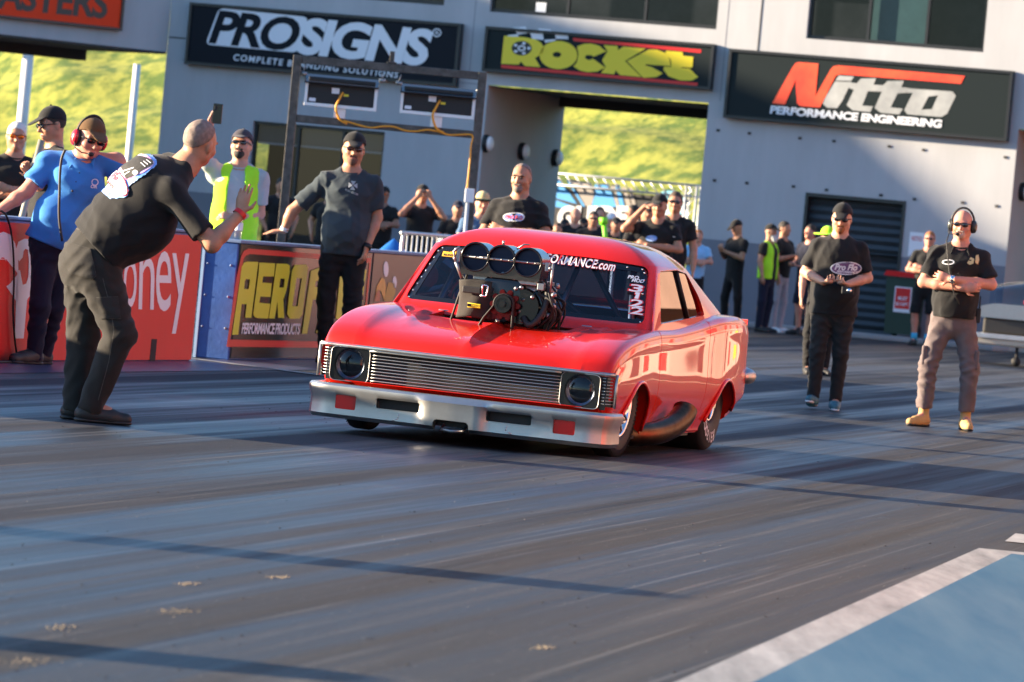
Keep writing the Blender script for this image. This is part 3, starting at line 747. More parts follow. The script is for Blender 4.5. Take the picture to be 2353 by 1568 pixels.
# ------------------------------------------------------------------ crowd control barriers
def crowd_barrier(loc, yaw, label, first=[None]):
    if first[0] is None:
        e = empty('crowd_barrier')
        o = MB(); o.tube(cat([(-1.05, 0, .15), (-1.05, 0, 1.0), (-1.0, 0, 1.08), (-.95, 0, 1.1), (.95, 0, 1.1), (1.0, 0, 1.08), (1.05, 0, 1.0), (1.05, 0, .15)], 4), .021, 8); o.tube([(-1.05, 0, .18), (1.05, 0, .18)], .018, 8); o.build('rail', M['galv'], e)
        o = MB()
        for k in range(17): o.tube([(-.94 + k * .1175, 0, .18), (-.94 + k * .1175, 0, 1.09)], .011, 6)
        o.build('bar', M['galv'], e)
        for x in (-.8, .8): o = MB(); o.tube([(x, -.28, .015), (x, 0, .16), (x, .28, .015)], .018, 8); o.build('foot', M['galv'], e)
        first[0] = e
    else:
        e = first[0].copy(); COL.objects.link(e)
        for c in list(first[0].children): d = c.copy(); COL.objects.link(d); d.parent = e
    e.location = loc; e.rotation_euler = (0, 0, -yaw); return tag(e, label, 'crowd barrier', 'crowd control barriers')
p = at(928, 560, 62); q = at(1010, 565, 66)
crowd_barrier((p.x + 1.02 * .45, 62 + 1.02 * .89, 0), -R(63), 'galvanised crowd barrier beside the car roof, left of the rig post')
crowd_barrier((p.x + 1.35, 62 + 2.3, 0), -R(20), 'galvanised crowd barrier half hidden behind the car roof')
# folded blue tarpaulin heap on a trolley
o = MB(); p = at(905, 560, 66)
def tarp(u, v):
    a = u * 2 * math.pi; r = .42 * (1 - v ** 2.2) + .02 * math.sin(5 * a) * (1 - v)
    return Vector((p.x + r * 1.3 * math.cos(a), 66 + r * math.sin(a), 1.02 * v + .03 * math.sin(3 * a + 4 * v) * (1 - v)))
o.grid(tarp, 40, 14); tag(o.build('tarpaulin', mat('blue_tarpaulin', (.015, .12, .42), .4, bump=.4, bscale=6)), 'bright blue tarpaulin heap behind the black banner barrier', 'tarpaulin')

# ------------------------------------------------------------------ tall lamp posts on the grass side
for i, ((px, py), (qx, qy), wd, yy, lab) in enumerate([((68, 118), (47, 330), .105, 106, 'thick white pole with lamp arms in front of the grass, far left'), ((312, 148), (297, 355), .068, 108, 'slim white pole in front of the grass beside the building')]):
    a = at(px, py, yy); b_ = at(qx, qy, yy); e = empty('light_pole', (b_.x, yy, 0)); tag(e, lab, 'pole')
    o = MB(); o.tube([(0, 0, 0), (0, 0, a.z)], wd, 16); o.build('shaft', M['white'], e)
    o = MB(); o.lathe([(wd * 2, 0), (wd * 2, .03), (wd, .05)], 16); o.build('base_plate', M['galv'], e)
    if i == 0: o = MB(); o.box(-.55, .45, -.05, .05, a.z - .03, a.z + .04, .01).box(-.62, -.40, -.12, .12, a.z - .06, a.z + .05, .02); o.build('lamp_arm', M['galv'], e)
for i, (px, py, qy, lab) in enumerate([(588, 560, 555, ''), ]): pass
# ------------------------------------------------------------------ banner on a truss behind the tunnel
YB = 110.0
bt = [at(1262, 392, YB), at(1606, 433, YB)]
BF = Frame(2.2, YB, R(24)); bt = [BF.hity(1262, 392), BF.hity(1606, 433)]
bx0, bx1 = bt[0].x, bt[1].x; bz1 = (bt[0].z + bt[1].z) / 2
TS = empty('banner_truss', BF.o, BF.yaw); tag(TS, 'silver truss with blue, grey and black banner behind the tunnel', 'banner')
o = MB()
xa = bx0 - 1.2
for z in (bz1, bz1 - .22):
    for y in (-.1, .1): o.tube([(xa, y, z), (bx1, y, z)], .025, 6)
n = 22
for k in range(n):
    xx = xa + (bx1 - xa) * k / n; x2_ = xa + (bx1 - xa) * (k + 1) / n
    o.tube([(xx, -.1, bz1), (x2_, -.1, bz1 - .22)], .013, 5)
for y in (-.1, .1):
    for x in (bx1, bx1 - .22): o.tube([(x, y, 0), (x, y, bz1)], .025, 6)
for k in range(14): o.tube([(bx1, -.1, bz1 - .22 * k), (bx1 - .22, -.1, bz1 - .22 * (k + 1))], .013, 5)
o.build('truss', M['galv'], TS)
o = MB(); o.quad((xa, .12, 0), (bx1 - .24, .12, 0), (bx1 - .24, .12, bz1 - .26), (xa, .12, bz1 - .26)); o.build('banner_cloth', mat('charcoal_banner', (.03, .03, .034), .6), TS)
def bm_(px, py): q = BF.hity(px, py, .11); return (q.x, .11, q.z)
def bm2(px, py): q = BF.hity(px, py, .105); return (q.x, .105, q.z)
def ZB(x, y): return ((2150 + x / 3.3614) / 1.7408, (650 + y / 3.3614) / 1.7408)
zb_ = lambda pts: [ZB(*p) for p in pts]
flat('stripe', merge(curve_mesh([zb_([(215, 205), (300, 225), (530, 560), (200, 470)])]), curve_mesh([zb_([(200, 490), (500, 600), (480, 640), (190, 590)])]), curve_mesh([zb_([(385, 230), (410, 225), (640, 590), (610, 595)])]), curve_mesh([zb_([(770, 300), (960, 285), (1060, 600), (730, 600)])]), curve_mesh([zb_([(1040, 295), (1105, 305), (1170, 600), (1110, 600)])])), bm_, mat('sky_blue_print', (.08, .36, .78), .6), TS)
flat('stripe', merge(curve_mesh([zb_([(430, 225), (720, 275), (780, 420), (720, 590), (650, 590)])]), curve_mesh([zb_([(980, 300), (1035, 300), (1105, 600), (1060, 600)])]), curve_mesh([zb_([(1130, 330), (1185, 335), (1260, 580), (1190, 580)])]), curve_mesh([zb_([(1210, 340), (1275, 345), (1320, 580), (1275, 580)])])), bm_, mat('warm_grey_print', (.34, .31, .29), .6), TS)
flat('logo', curve_mesh([zb_(ellipse(1780, 560, 220, 190, 30))]), bm_, mat('pale_cyan_print', (.25, .62, .80), .6), TS)
flat('lettering', text_fit('GUIDE', ZB(270, 860), ZB(1180, 860), ZB(300, 605), .06), bm2, M['print_white'], TS)
flat('lettering', text_fit('GO', ZB(1620, 760), ZB(1990, 770), ZB(1650, 620), .06), bm2, M['print_white'], TS)
o = MB(); a = BF.hity(1562, 515); o.box(bx1 - 1.3, bx1 + .15, -.2, .2, a.z - .12, a.z, .02); o.build('base_beam', M['white'], TS)

# ------------------------------------------------------------------ wheelie bin
p = FA.world(FA.hity(2078, 700, -.55).x, -.55, .09); e = empty('wheelie_bin', p, FA.yaw); tag(e, 'dark green wheelie bin with red lid and red poster', 'bin')
M['bingreen'] = mat('dark_green_plastic', (.010, .035, .022), .5)
o = MB(); o.prism([(-.22, .04), (.22, .04), (.27, .98), (-.27, .98)], 1, -.28, .28); o.build('bin_body', M['bingreen'], e)
o = MB(); o.prism([(-.30, .985), (.30, .985), (.28, 1.06), (-.26, 1.07)], 1, -.33, .30); o.build('lid', M['redpanel'], e)
o = MB(); o.tube([(-.24, .33, .95), (.24, .33, .95)], .018, 8); o.build('handle', M['bingreen'], e)
for x in (-.2, .2): o = MB(); o.lathe([(0, -.03), (.10, -.03), (.10, .03), (0, .03)], 20, org=(x, .26, .10), ax=(1, 0, 0)); o.build('wheel', M['rubber'], e)
o = MB(); o.box(-.10, .19, -.292, -.284, .40, .82); o.build('poster', M['print_white'], e)
o = MB(); o.box(-.08, .17, -.296, -.2925, .46, .80); o.build('poster', M['print_red'], e)
flat('lettering', text_fit('MUST', (-.03, .60), (.13, .60), (-.03, .66), .02), lambda x, y: (x, -.299, y), M['print_white'], e)
flat('lettering', text_fit('BE KEPT', (-.06, .51), (.15, .51), (-.06, .56), .02), lambda x, y: (x, -.299, y), M['print_white'], e)

# ------------------------------------------------------------------ silver trailer with smoked screen, right edge
YS = 80.0
V = empty('service_trailer', (at(2262, 800, YS).x, YS, 0), R(8)); tag(V, 'silver low trailer with a curved clear screen at the right edge', 'trailer')
zA, zB_, zC, zD, zE = (at(2330, y, YS).z for y in (650, 712, 734, 780, 806))
o = MB(); o.prism([(-.05, zC), (-.05, zB_ + .02), (.10, zB_ + .06), (4.5, zB_ + .06), (4.5, zC)], 1, -.9, .9); bo = o.build('tub_rim', M['satin'], V)
o = MB(); o.box(.0, 4.5, -.86, .86, zD + .06, zC - .002, .03); o.build('tub', mat('dark_grey_tub', (.05, .045, .038), .4), V)
o = MB(); o.box(-.1, 4.5, -.93, .9, zD - .10, zD + .055, .03); o.build('side_rail', mat('cream_panel', (.55, .50, .40), .5), V)
o = MB(); o.box(-.1, 4.5, -.96, -.935, zD - .01, zD + .06, .01); o.build('rub_strip', M['galv'], V)
def scr(u, v):
    return Vector((.05 + 3.6 * u, -.75 * math.cos(v * math.pi), zB_ + .06 + .46 * math.sin(math.pi * min(1, u * .9 + .10)) ** .5 * math.sin(v * math.pi) ** .5))
o = MB(); o.grid(scr, 20, 14); o.build('screen', glass('clear_screen', (.75, .82, .92), .8, .8), V)
o = MB(); o.ball((.55, -.2, zB_ + .12), .05, seg=10); o.build('red_cushion', M['redpanel'], V)
for y in (-.7, .7): o = MB(); o.lathe([(0, -.04), (.13, -.04), (.13, .04), (0, .04)], 18, org=(2.6, y, .13), ax=(0, 1, 0)); o.tube([(2.6, y, .13), (2.6, y, zD - .1)], .03, 8); o.build('wheel', M['rubber'], V)
for y in (-.8,): o = MB(); o.lathe([(0, -.03), (.065, -.03), (.065, .03), (0, .03)], 18, org=(.50, y, .065), ax=(0, 1, 0)); o.tube([(.50, y, .065), (.50, y, zD - .1)], .02, 8); o.build('jockey_wheel', M['rubber'], V)

# ------------------------------------------------------------------ out of frame, added: sun blocker for the facade, walls for car reflections
XS = -45.0
def cast_to(px, py):
    p = FA.world(*FA.hity(px, py)); t = (XS - p.x) / sd.x; return (p.y + sd.y * t, p.z + sd.z * t)
edge = sorted(cast_to(*p) for p in ((2330, 640), (2230, 500), (1990, 290), (1480, 92), (1240, 26)))
prof = [(74, 0), (74, 8.6), (80, 9.4), (edge[0][0] - 1.6, edge[0][1] - .5)] + edge + [(edge[-1][0] + 4, edge[-1][1] + .9), (107, edge[-1][1] + 1.0), (107, 0)]
o = MB(); o.prism(prof, 0, XS - .8, XS); gs = o.build('sunblocker', M['dado']); tag(gs, 'tall grey grandstand added out of view on the left to shade the facade', 'sunblocker')  # invented wall, outline traced back from the facade's shadow edge
o = MB(); o.box(13, 14, -24, 55, 0, 4.2); o.box(13, 14, -24, 55, 4.4, 5.4); gw = o.build('reflection_block', mat('sandstone_wall', (.28, .165, .125), .8, var=.2, vscale=.4)); gw.location = TR.o; gw.rotation_euler = (0, 0, -TR.yaw); tag(gw, 'long sandstone coloured block added out of view on the right for car reflections', 'building')  # unseen block, added to be mirrored in the car side
o = MB(); o.box(10, 10.3, -5, 30, 0, .95); pw = o.build('reflection_wall', mat('pale_concrete', (.42, .33, .28), .8, var=.2, vscale=.5)); pw.location = TR.o; pw.rotation_euler = (0, 0, -TR.yaw); tag(pw, 'pale concrete wall added out of view on the right for car reflections', 'wall')  # out of view, put in for the low band reflected in the car
o = MB(); o.box(9.985, 9.999, -4.9, 29.9, .02, .22); o.build('stripe', M['print_black'], pw)  # stripes and panels added to pattern that reflection
o = MB(); o.box(9.985, 9.999, -4.9, 29.9, .62, .70); o.build('stripe', M['print_red'], pw)
for k in range(7):
    o = MB(); o.box(9.98, 9.999, -4.0 + 4.9 * k, -4.0 + 4.9 * k + 1.6, .30, .55); o.build('panel', M[['print_red', 'print_yellow', 'print_black'][k % 3]], pw)
for k in range(20):
    o = MB(); o.box(12.97, 12.999, -22 + 3.8 * k, -22 + 3.8 * k + 2.3, 0, 2.7); o.build('reflection_panel', M['dado'] if k % 3 else M['redpanel'], gw)  # invented panels, give bars in the car reflection
o = MB(); o.box(12.96, 12.999, -23, 54, 3.1, 3.8); o.build('reflection_band', M['darkglass'], gw)  # invented dark band for the same reflection

for px, py, h_, lab in ((560, 1274, .85, 'white post added out of view to cast the shadow band nearer the car'), (40, 1483, .75, 'white post added out of view to cast the shadow band nearest the camera')):  # unseen posts, added to throw two foreground shadow bands
    q = G(px, py); q = q - Vector((-sd.x, -sd.y, 0)).normalized() * (-1.0) * 0; b_ = Vector((q.x - 3.2, q.y - 3.2 * sd.y / sd.x * 1.0, 0))
    e = empty('shadow_post', b_); tag(e, lab, 'post', 'added shadow casters')
    o = MB(); o.lathe([(0, h_), (.18, h_), (.23, h_ - .06), (.25, .05), (0, .05)], 24); o.build('caster_body', M['white'], e)
    o = MB(); o.lathe([(0, .05), (.36, .05), (.38, 0)], 24); o.build('base', M['black'], e)
# grit and rubber crumbs lying on the track
rnd = random.Random(21)
def crumbs(name, m, n, spots, lo, hi):
    o = MB()
    for k in range(n):
        px, py = spots(rnd); q = G(px, py); s_ = rnd.uniform(lo, hi) * (q.y / 30) ** .3; a = rnd.uniform(0, 6.28)
        vs = [o.bm.verts.new((q.x + s_ * rnd.uniform(.6, 1.2) * math.cos(a + t), q.y + s_ * 2.0 * rnd.uniform(.6, 1.2) * math.sin(a + t), .001)) for t in (0, 1.3, 2.6, 3.9, 5.2)]
        top = o.bm.verts.new((q.x, q.y, s_ * .8))
        for i in range(5): o.bm.faces.new((vs[i], vs[(i + 1) % 5], top))
    tag(o.build(name, m), kind='stuff')
crumbs('gravel', mat('pale_grit', (.30, .29, .27), .9), 170, lambda r: (r.uniform(-20, 2380), 870 + 700 * r.random() ** 1.3), .002, .0045)
crumbs('debris', mat('rubber_crumbs', (.010, .010, .010), .8), 260, lambda r: (r.uniform(-20, 2380), 900 + 660 * r.random() ** 1.3), .003, .008)
SP = [(432, 1343, 26, 4), (405, 1408, 55, 7), (135, 1444, 42, 8), (60, 1522, 60, 9), (645, 1328, 25, 3), (1250, 1490, 30, 5)]
def spots(r):
    x, y, a, b_ = r.choice(SP); return (r.gauss(x, a * .5), r.gauss(y, b_ * .5))
crumbs('sand', mat('tan_crumbs', (.26, .20, .13), .95), 420, spots, .002, .006)
# ================================================================== the drag car
M['paint'] = mat('red_car_paint', (.72, .011, .002), .42, coat=.8, spec=.2)
M['paint'].node_tree.nodes['Principled BSDF'].inputs['Coat IOR'].default_value = 1.42
M['tub'] = mat('dark_interior', (.022, .023, .028), .8)
M['redano'] = mat('red_anodised', (.16, .012, .012), .3, .8)
M['bronze'] = mat('heat_blued_steel', (.055, .032, .020), .36, 1, var=.4, vscale=9, col2=(.16, .10, .06))
M['fabric'] = mat('black_ballistic_fabric', (.030, .026, .022), .9, bump=.25, bscale=220)
M['castalu'] = mat('cast_aluminium', (.42, .42, .40), .45, .9, var=.15, vscale=25)
M['carbon'] = mat('dark_carbon', (.018, .016, .016), .25, coat=.5, var=.3, vscale=60)
M['butterfly'] = mat('dark_blue_butterfly', (.008, .012, .035), .35, .6)
M['lensred'] = mat('red_lamp_lens', (.60, .008, .008), .12, coat=.6)
M['cglass'] = glass('car_glass', (.55, .66, .88), .8, .55)
M['lampglass'] = glass('smoked_lamp_glass', (.60, .63, .68), .8, .9)

CF = Frame(-.102, 32.55, R(13.5)); KX, KY = .945, .88
CAR = empty('drag_car', CF.o, CF.yaw)
CAR.rotation_euler = (0, R(.8), -CF.yaw); CAR.scale = (KX, KY, 1)
tag(CAR, 'red two door drag car with a huge blower sticking through its hood', 'car')

def crom(xs, ys, x):
    """monotone-ish cubic interpolation"""
    xs = np.asarray(xs, float); ys = np.asarray(ys, float)
    i = int(np.clip(np.searchsorted(xs, x) - 1, 0, len(xs) - 2))
    d = np.diff(ys) / np.diff(xs)
    m = np.empty(len(xs)); m[0], m[-1] = d[0], d[-1]
    for k in range(1, len(xs) - 1):
        m[k] = 0 if d[k - 1] * d[k] <= 0 else 2 * d[k - 1] * d[k] / (d[k - 1] + d[k])
    h = xs[i + 1] - xs[i]; t = (x - xs[i]) / h
    return float((2 * t ** 3 - 3 * t * t + 1) * ys[i] + (t ** 3 - 2 * t * t + t) * h * m[i] + (-2 * t ** 3 + 3 * t * t) * ys[i + 1] + (t ** 3 - t * t) * h * m[i + 1])
YK = [-.80, -.76, -.60, -.30, 0, .30, .72, 1.2, 2.0, 2.4, 2.8, 3.2, 3.6, 3.9, 4.0]
XW = [.903, .906, .909, .909, .908, .902, .890, .884, .888, .898, .915, .908, .885, .845, .81]
ZC = [.492, .545, .606, .652, .678, .696, .735, .74, .748, .77, .80, .82, .82, .79, .76]
ZF = [.492, .548, .616, .674, .706, .726, .742, .748, .785, .815, .838, .842, .820, .77, .73]
ZB = [.30, .27, .13, .10, .10, .10, .11, .12, .13, .13, .15, .19, .23, .28, .34]
def section(y):
    xw, zc, zf, zb = (crom(YK, K, y) for K in (XW, ZC, ZF, ZB))
    hood = 1 if y < .75 else 0
    zi = zf - .012 if y < .75 else max(zc - .01, zf - .02)
    pts = [(0, zc), (.22, zc - .003), (.42, zc * .6 + zi * .4 - .004), (.60, zi - .002), (.70, zf - .001), (xw - .07, zf - .003), (xw - .026, zf - .019), (xw - .009, zf - .070),
           (xw - .008, zf * .55 + .20), (xw, .43), (xw - .008, .34), (xw - .036, .24), (xw - .066, max(zb + .03, .16)), (xw - .078, zb), (xw - .18, zb - .01), (0, zb - .01)]
    if zb > .15:
        pts[12] = (xw - .060, zb + .03); pts[11] = (xw - .034, max(.24, zb + .06)); pts[10] = (xw - .004, max(.34, zb + .09))
    c = cat(pts, 5)
    out = []
    for p in c:
        x, z = p.x, p.y
        if y < .62 and z > .45:                      # ridges pressed into the hood
            k = min(1, max(0, (y + .80) / .12)) * min(1, max(0, (.62 - y) / .1))
            z += k * .022 * math.exp(-(x / .024) ** 2)
            xr = .50 + .10 * (y + .1)
            z += k * .013 * math.exp(-((x - xr) / .02) ** 2) * min(1, max(0, (y + .55) / .3))
        out.append((x, z))
    return out
gro = {.73: .7, 2.27: .7}
ys = sorted(set(list(np.round(np.linspace(-.80, -.6, 9), 4)) + list(np.round(np.linspace(-.6, 4.0, 86), 4)) + [.722, .73, .738, 2.262, 2.27, 2.278]))
o = MB(); rings = []
for y in ys:
    s = section(y); ins = .010 if y in (.73, 2.27) else 0
    half = []
    for x, z in s:
        if ins and x > .78 and z > .15: x -= ins
        half.append((x, z))
    yb = lambda x: y + (.10 * (x / .9) ** 2 * max(0, 1 - (y + .8) / .8))      # nose bowed in plan
    ring = [o.bm.verts.new((x, yb(x), z)) for x, z in half] + [o.bm.verts.new((-x, yb(x), z)) for x, z in half[-2:0:-1]]
    rings.append(ring)
n = len(rings[0])
for A, B in zip(rings[:-1], rings[1:]):
    for k in range(n):
        o.bm.faces.new((A[k], A[(k + 1) % n], B[(k + 1) % n], B[k]))
o.bm.faces.new(rings[0][::-1]); o.bm.faces.new(rings[-1])
bmesh.ops.triangulate(o.bm, faces=[f for f in o.bm.faces if len(f.verts) > 4])
body = o.build('body', [M['paint'], M['tub']], CAR)
def cyl(y, z, r, x0, x1):
    c = MB(); c.lathe([(0, x0), (r, x0), (r, x1), (0, x1)], 64, org=(0, y, z), ax=(1, 0, 0)); return c.build('cut', M['paint'])
def bx(*a):
    c = MB(); c.box(*a); return c.build('cut', M['paint'])
cuts = []
for s in (1, -1):
    cuts += [cyl(.11, -.085, .53, s * .42, s * 1.2), cyl(2.90, -.02, .47, s * .35, s * 1.2)]
cuts += [bx(-.47, .40, .16, .60, .40, 1.0), bx(-.68, .68, .80, 2.9, .16, 1.2), bx(-.95, .95, -1.0, -.675, .292, .474)]
cuts += [bx(-.86, .86, -1.0, -.58, .05, .27)]
boolean(body, cuts)
sharp(body, 38)
# doors become meshes of their own
def take(o_src, name, test, mats, parent):
    me = o_src.data
    bm = bmesh.new(); bm.from_mesh(me); bm2 = bm.copy()
    bmesh.ops.delete(bm, geom=[f for f in bm.faces if test(f.calc_center_median())], context='FACES'); bm.to_mesh(me); bm.free()
    bmesh.ops.delete(bm2, geom=[f for f in bm2.faces if not test(f.calc_center_median())], context='FACES')
    m2 = bpy.data.meshes.new(name); bm2.to_mesh(m2); bm2.free()
    r = link(name, m2, parent, mats); sharp(r, 38); return r
for s in (1, -1):
    take(body, 'door', lambda c, s=s: c.x * s > .80 and .731 < c.y < 2.269 and .14 < c.z < .8, [M['paint']], CAR)
take(body, 'hood', lambda c: abs(c.x) < .70 and -.82 < c.y < .70 and c.z > .475 and c.z > .50 - .02, [M['paint']], CAR)
# wheel arch lips
for s in (1, -1):
    for yc, zc_, r in ((.11, -.085, .53), (2.90, -.02, .47)):
        pts = []
        for k in range(41):
            a = math.pi * k / 40
            y, z = yc + r * math.cos(a), zc_ + r * math.sin(a)
            if z < crom(YK, ZB, y) + .03: continue
            xw = crom(YK, XW, y); q = section(y)
            xx = max([x for (x, zz_) in q if abs(zz_ - z) < .03] or [xw])
            pts.append((s * (xx + .004), y, z))
        t = MB(); t.tube(pts, .011, 8); t.build('arch_lip', M['paint'], CAR)

# ---- greenhouse
def outl(z, ins=0.0):
    t = (z - .72) / .38
    w_ = .838 - .118 * t - ins; yf = .53 + .46 * t + ins; yr = 4.02 - 1.40 * t - ins
    P_ = [(0, yf), (.5 * w_, yf + .028), (.85 * w_, yf + .085), (.965 * w_, yf + .135), (w_, yf + .25), (w_ * 1.005, (yf + yr) / 2 - .1), (w_ * .995, yr - .75), (.93 * w_, yr - .28), (.74 * w_, yr - .05), (.4 * w_, yr), (0, yr)]
    return cat(P_, 6)
def shell(ins, zlo, ztop):
    o = MB(); rings = []
    layers = [(z, 1.0) for z in np.linspace(zlo, 1.10, 12)]
    ramp = [(1.10 + (ztop - 1.10) * (1 - c ** 4), c) for c in (.985, .965, .94, .90, .85, .78, .68, .54, .36, .18)]
    for z, c in layers + ramp:
        oc = outl(min(z, 1.10), ins)
        pts = [(p.x * c, 1.72 + (p.y - 1.72) * c, z) for p in oc]
        rings.append([o.bm.verts.new(p) for p in pts] + [o.bm.verts.new((-p[0], p[1], p[2])) for p in pts[-2:0:-1]])
    n = len(rings[0])
    for A, B in zip(rings[:-1], rings[1:]):
        for k in range(n): o.bm.faces.new((A[k], A[(k + 1) % n], B[(k + 1) % n], B[k]))
    o.bm.faces.new(rings[0][::-1])
    top = o.bm.verts.new((0, 1.72, ztop))
    for k in range(n): o.bm.faces.new((rings[-1][k], rings[-1][(k + 1) % n], top))
    bmesh.ops.triangulate(o.bm, faces=[f for f in o.bm.faces if len(f.verts) > 4])
    return o.build('roof', M['paint'], None)
roof = shell(0, .70, 1.245); inner = shell(.045, .60, 1.205)
def rpoly(pts, r=.04, n=5):
    out = []; P_ = [Vector(p) for p in pts]
    for i, p in enumerate(P_):
        a = (P_[i - 1] - p).normalized() * r; c = (P_[(i + 1) % len(P_)] - p).normalized() * r
        for k in range(n + 1):
            t = k / n; out.append(tuple((p + a) * (1 - t) ** 2 + p * 2 * t * (1 - t) + (p + c) * t * t))
    return out
WSP = [(-.765, .765), (.765, .765), (.678, 1.096), (.32, 1.116), (-.32, 1.116), (-.678, 1.096)]
SWP = [(.93, .775), (1.20, 1.078), (1.75, 1.092), (2.14, 1.075), (2.36, .93), (2.42, .835)]
c1 = MB(); c1.prism(rpoly(WSP, .05), 1, -.2, 1.5); c1 = c1.build('cut', M['paint'])
c2 = MB(); c2.prism(rpoly(SWP, .035), 0, -1.2, 1.2); c2 = c2.build('cut', M['paint'])
c3 = MB(); c3.prism(rpoly([(-.55, .86), (.55, .86), (.50, 1.07), (-.50, 1.07)], .05), 1, 2.3, 4.6); c3 = c3.build('cut', M['paint'])
boolean(roof, [inner, c1, c2, c3]); roof.parent = CAR; sharp(roof, 40)
def yfront(x, z, ins):
    oc = outl(z, ins)
    for a, b_ in zip(oc[:-1], oc[1:]):
        if a.x <= x <= b_.x: return a.y + (b_.y - a.y) * (x - a.x) / max(1e-6, b_.x - a.x)
    return oc[20].y
def WS(u, t, ins=.014):
    z = .755 + t * (.352 + .018 * (1 - u * u)); x = u * (.780 - t * .098)
    return Vector((x, yfront(abs(x), z, ins), z))
o = MB(); o.grid(lambda a, b_: WS(a * 2 - 1, b_), 30, 10); o.build('windshield', M['cglass'], CAR)
WSO = [c for c in CAR.children if c.name.startswith('windshield')][0]
# black painted border with its screws
o = MB()
def strip(pts0, pts1):
    for i in range(len(pts0) - 1): o.quad(pts0[i], pts0[i + 1], pts1[i + 1], pts1[i])
uu = np.linspace(-1, 1, 31); tt = np.linspace(0, 1, 12); I = .010
strip([WS(u, 1, I) for u in uu], [WS(u, .86, I) for u in uu])
strip([WS(u, 0, I) for u in uu], [WS(u, .10, I) for u in uu])
for s in (1, -1): strip([WS(s, t, I) for t in tt], [WS(s * .915, t, I) for t in tt])
bo = o.build('black_border', M['blackgloss'], WSO)
o = MB()
for k in range(15): o.ball(WS(-.93 + 1.86 * k / 14, .915, .006), .0062, seg=6)
for k in range(8):
    for s in (1, -1): o.ball(WS(s * .952, .06 + .80 * k / 7, .006), .0062, seg=6)
o.build('screw', M['chrome'], WSO)
def WSmap(k=1):
    """windshield decal mapper from pixels"""
    def f(px, py):
        y = .9
        for _ in range(6):
            q = CF.hity(px, py, y * KY); y = yfront(min(.79, abs(q.x / KX)), min(1.10, max(.75, q.z)), .004)
        q = CF.hity(px, py, y * KY); return (q.x / KX, q.y / KY - .002 * k, q.z + .014 * q.x)
    return f
flat('lettering', text_fit('PERFORMANCE.com', (1212, 597), (1405, 622), (1219, 578), .045, 1.06), WSmap(1), M['print_red'], WSO)
flat('lettering', text_fit('PERFORMANCE.com', (1212, 597), (1405, 622), (1219, 578), .014, 1.06), WSmap(2), M['print_white'], WSO)
for i, ch in enumerate('3122'):
    x, y = 1441 + i * .8, 668 + i * 17.3
    if ch == '1':
        flat('race_number', curve_mesh([[(x + 9, y + 1), (x + 22, y + 3), (x + 27, y - 15), (x + 12, y - 16), (x + 10, y - 9), (x + 14, y - 8)]]), WSmap(1), M['print_red'], WSO)
        flat('race_number', curve_mesh([[(x + 11, y), (x + 20, y + 1.5), (x + 24.5, y - 13.5), (x + 14, y - 14.5), (x + 12.5, y - 10), (x + 15.5, y - 9.5)]]), WSmap(2), M['print_white'], WSO); continue
    flat('race_number', text_fit(ch, (x, y), (x + 28, y + 3.5), (x + 5, y - 15.5), .06), WSmap(1), M['print_red'], WSO)
    flat('race_number', text_fit(ch, (x, y), (x + 28, y + 3.5), (x + 5, y - 15.5), .015), WSmap(2), M['print_white'], WSO)
for i, ch in enumerate(('PRO', 'MOD')):
    flat('lettering', text_fit(ch, (1437 + i * 9, 639 + i * 8), (1461 + i * 12, 642 + i * 8), (1440 + i * 9, 632 + i * 8), .03), WSmap(1), M['print_white'], WSO)
flat('sticker', curve_mesh([[(1010, 588), (1040, 591), (1045, 571), (1016, 568)]]), WSmap(1), mat('yellow_sticker', (.85, .42, .03), .5), WSO)
flat('lettering', text_fit('RUNS', (1014, 587), (1035, 589), (1015, 582), .03), WSmap(2), M['print_black'], WSO)
flat('lettering', text_fit('6 L', (1019, 578), (1028, 579), (1020, 572), .02), WSmap(2), M['print_black'], WSO)
# side and rear glass
def wz_(z, ins): return .838 - .118 * (z - .72) / .38 - ins
for s in (1, -1):
    o = MB(); o.prism([(p[0], p[1]) for p in SWP], 0, 0, .004)
    for v in o.bm.verts: v.co.x = s * (wz_(v.co.z, .024) * 1.0 + v.co.x)
    if 'sideglass' not in M:
        M['sideglass'] = glass('polycarbonate_window', (.6, .6, .62), .9, .5); n_ = M['sideglass'].node_tree.nodes
        fr_ = [x for x in n_ if x.type == 'FRESNEL'][0]; fr_.inputs[0].default_value = 5.5
    g = o.build('side_window', M['sideglass'], CAR)
    o = MB(); o.tube([(s * wz_(.80, .012), 1.92, .80), (s * wz_(1.09, .012), 1.80, 1.09)], .012, 6); o.build('window_bar', M['black'], g)
o = MB(); o.grid(lambda a, b_: Vector(((a * 2 - 1) * .56, 3.46 - .78 * b_, .85 + .23 * b_)), 6, 2); o.build('rear_window', M['cglass'], CAR)

# ---- interior
o = MB(); o.box(-.466, -.455, .162, .598, .405, .69).box(.385, .396, .162, .598, .405, .69).box(-.455, .385, .162, .175, .405, .672).box(-.455, .385, .585, .598, .405, .69).box(-.455, .385, .175, .585, .402, .412); o.build('engine_bay', M['tub'], CAR)
o = MB(); o.box(-.675, .675, .79, 2.88, .17, .20); o.box(-.675, .675, .62, .80, .17, .70); o.box(-.677, -.66, .8, 2.88, .2, .735).box(.66, .677, .8, 2.88, .2, .735).box(-.66, .66, 2.4, 2.42, .2, .80)
o.build('cabin_liner', M['tub'], CAR)
o = MB()
for s in (1, -1):
    o.tube([(s * .60, 1.02, .25), (s * .62, 1.0, .74), (s * .54, 1.30, 1.10), (s * .5, 1.9, 1.15), (s * .56, 2.1, .25)], .021, 8)
    o.tube([(s * .5, 1.9, 1.14), (s * .35, 2.6, .8)], .02, 8)
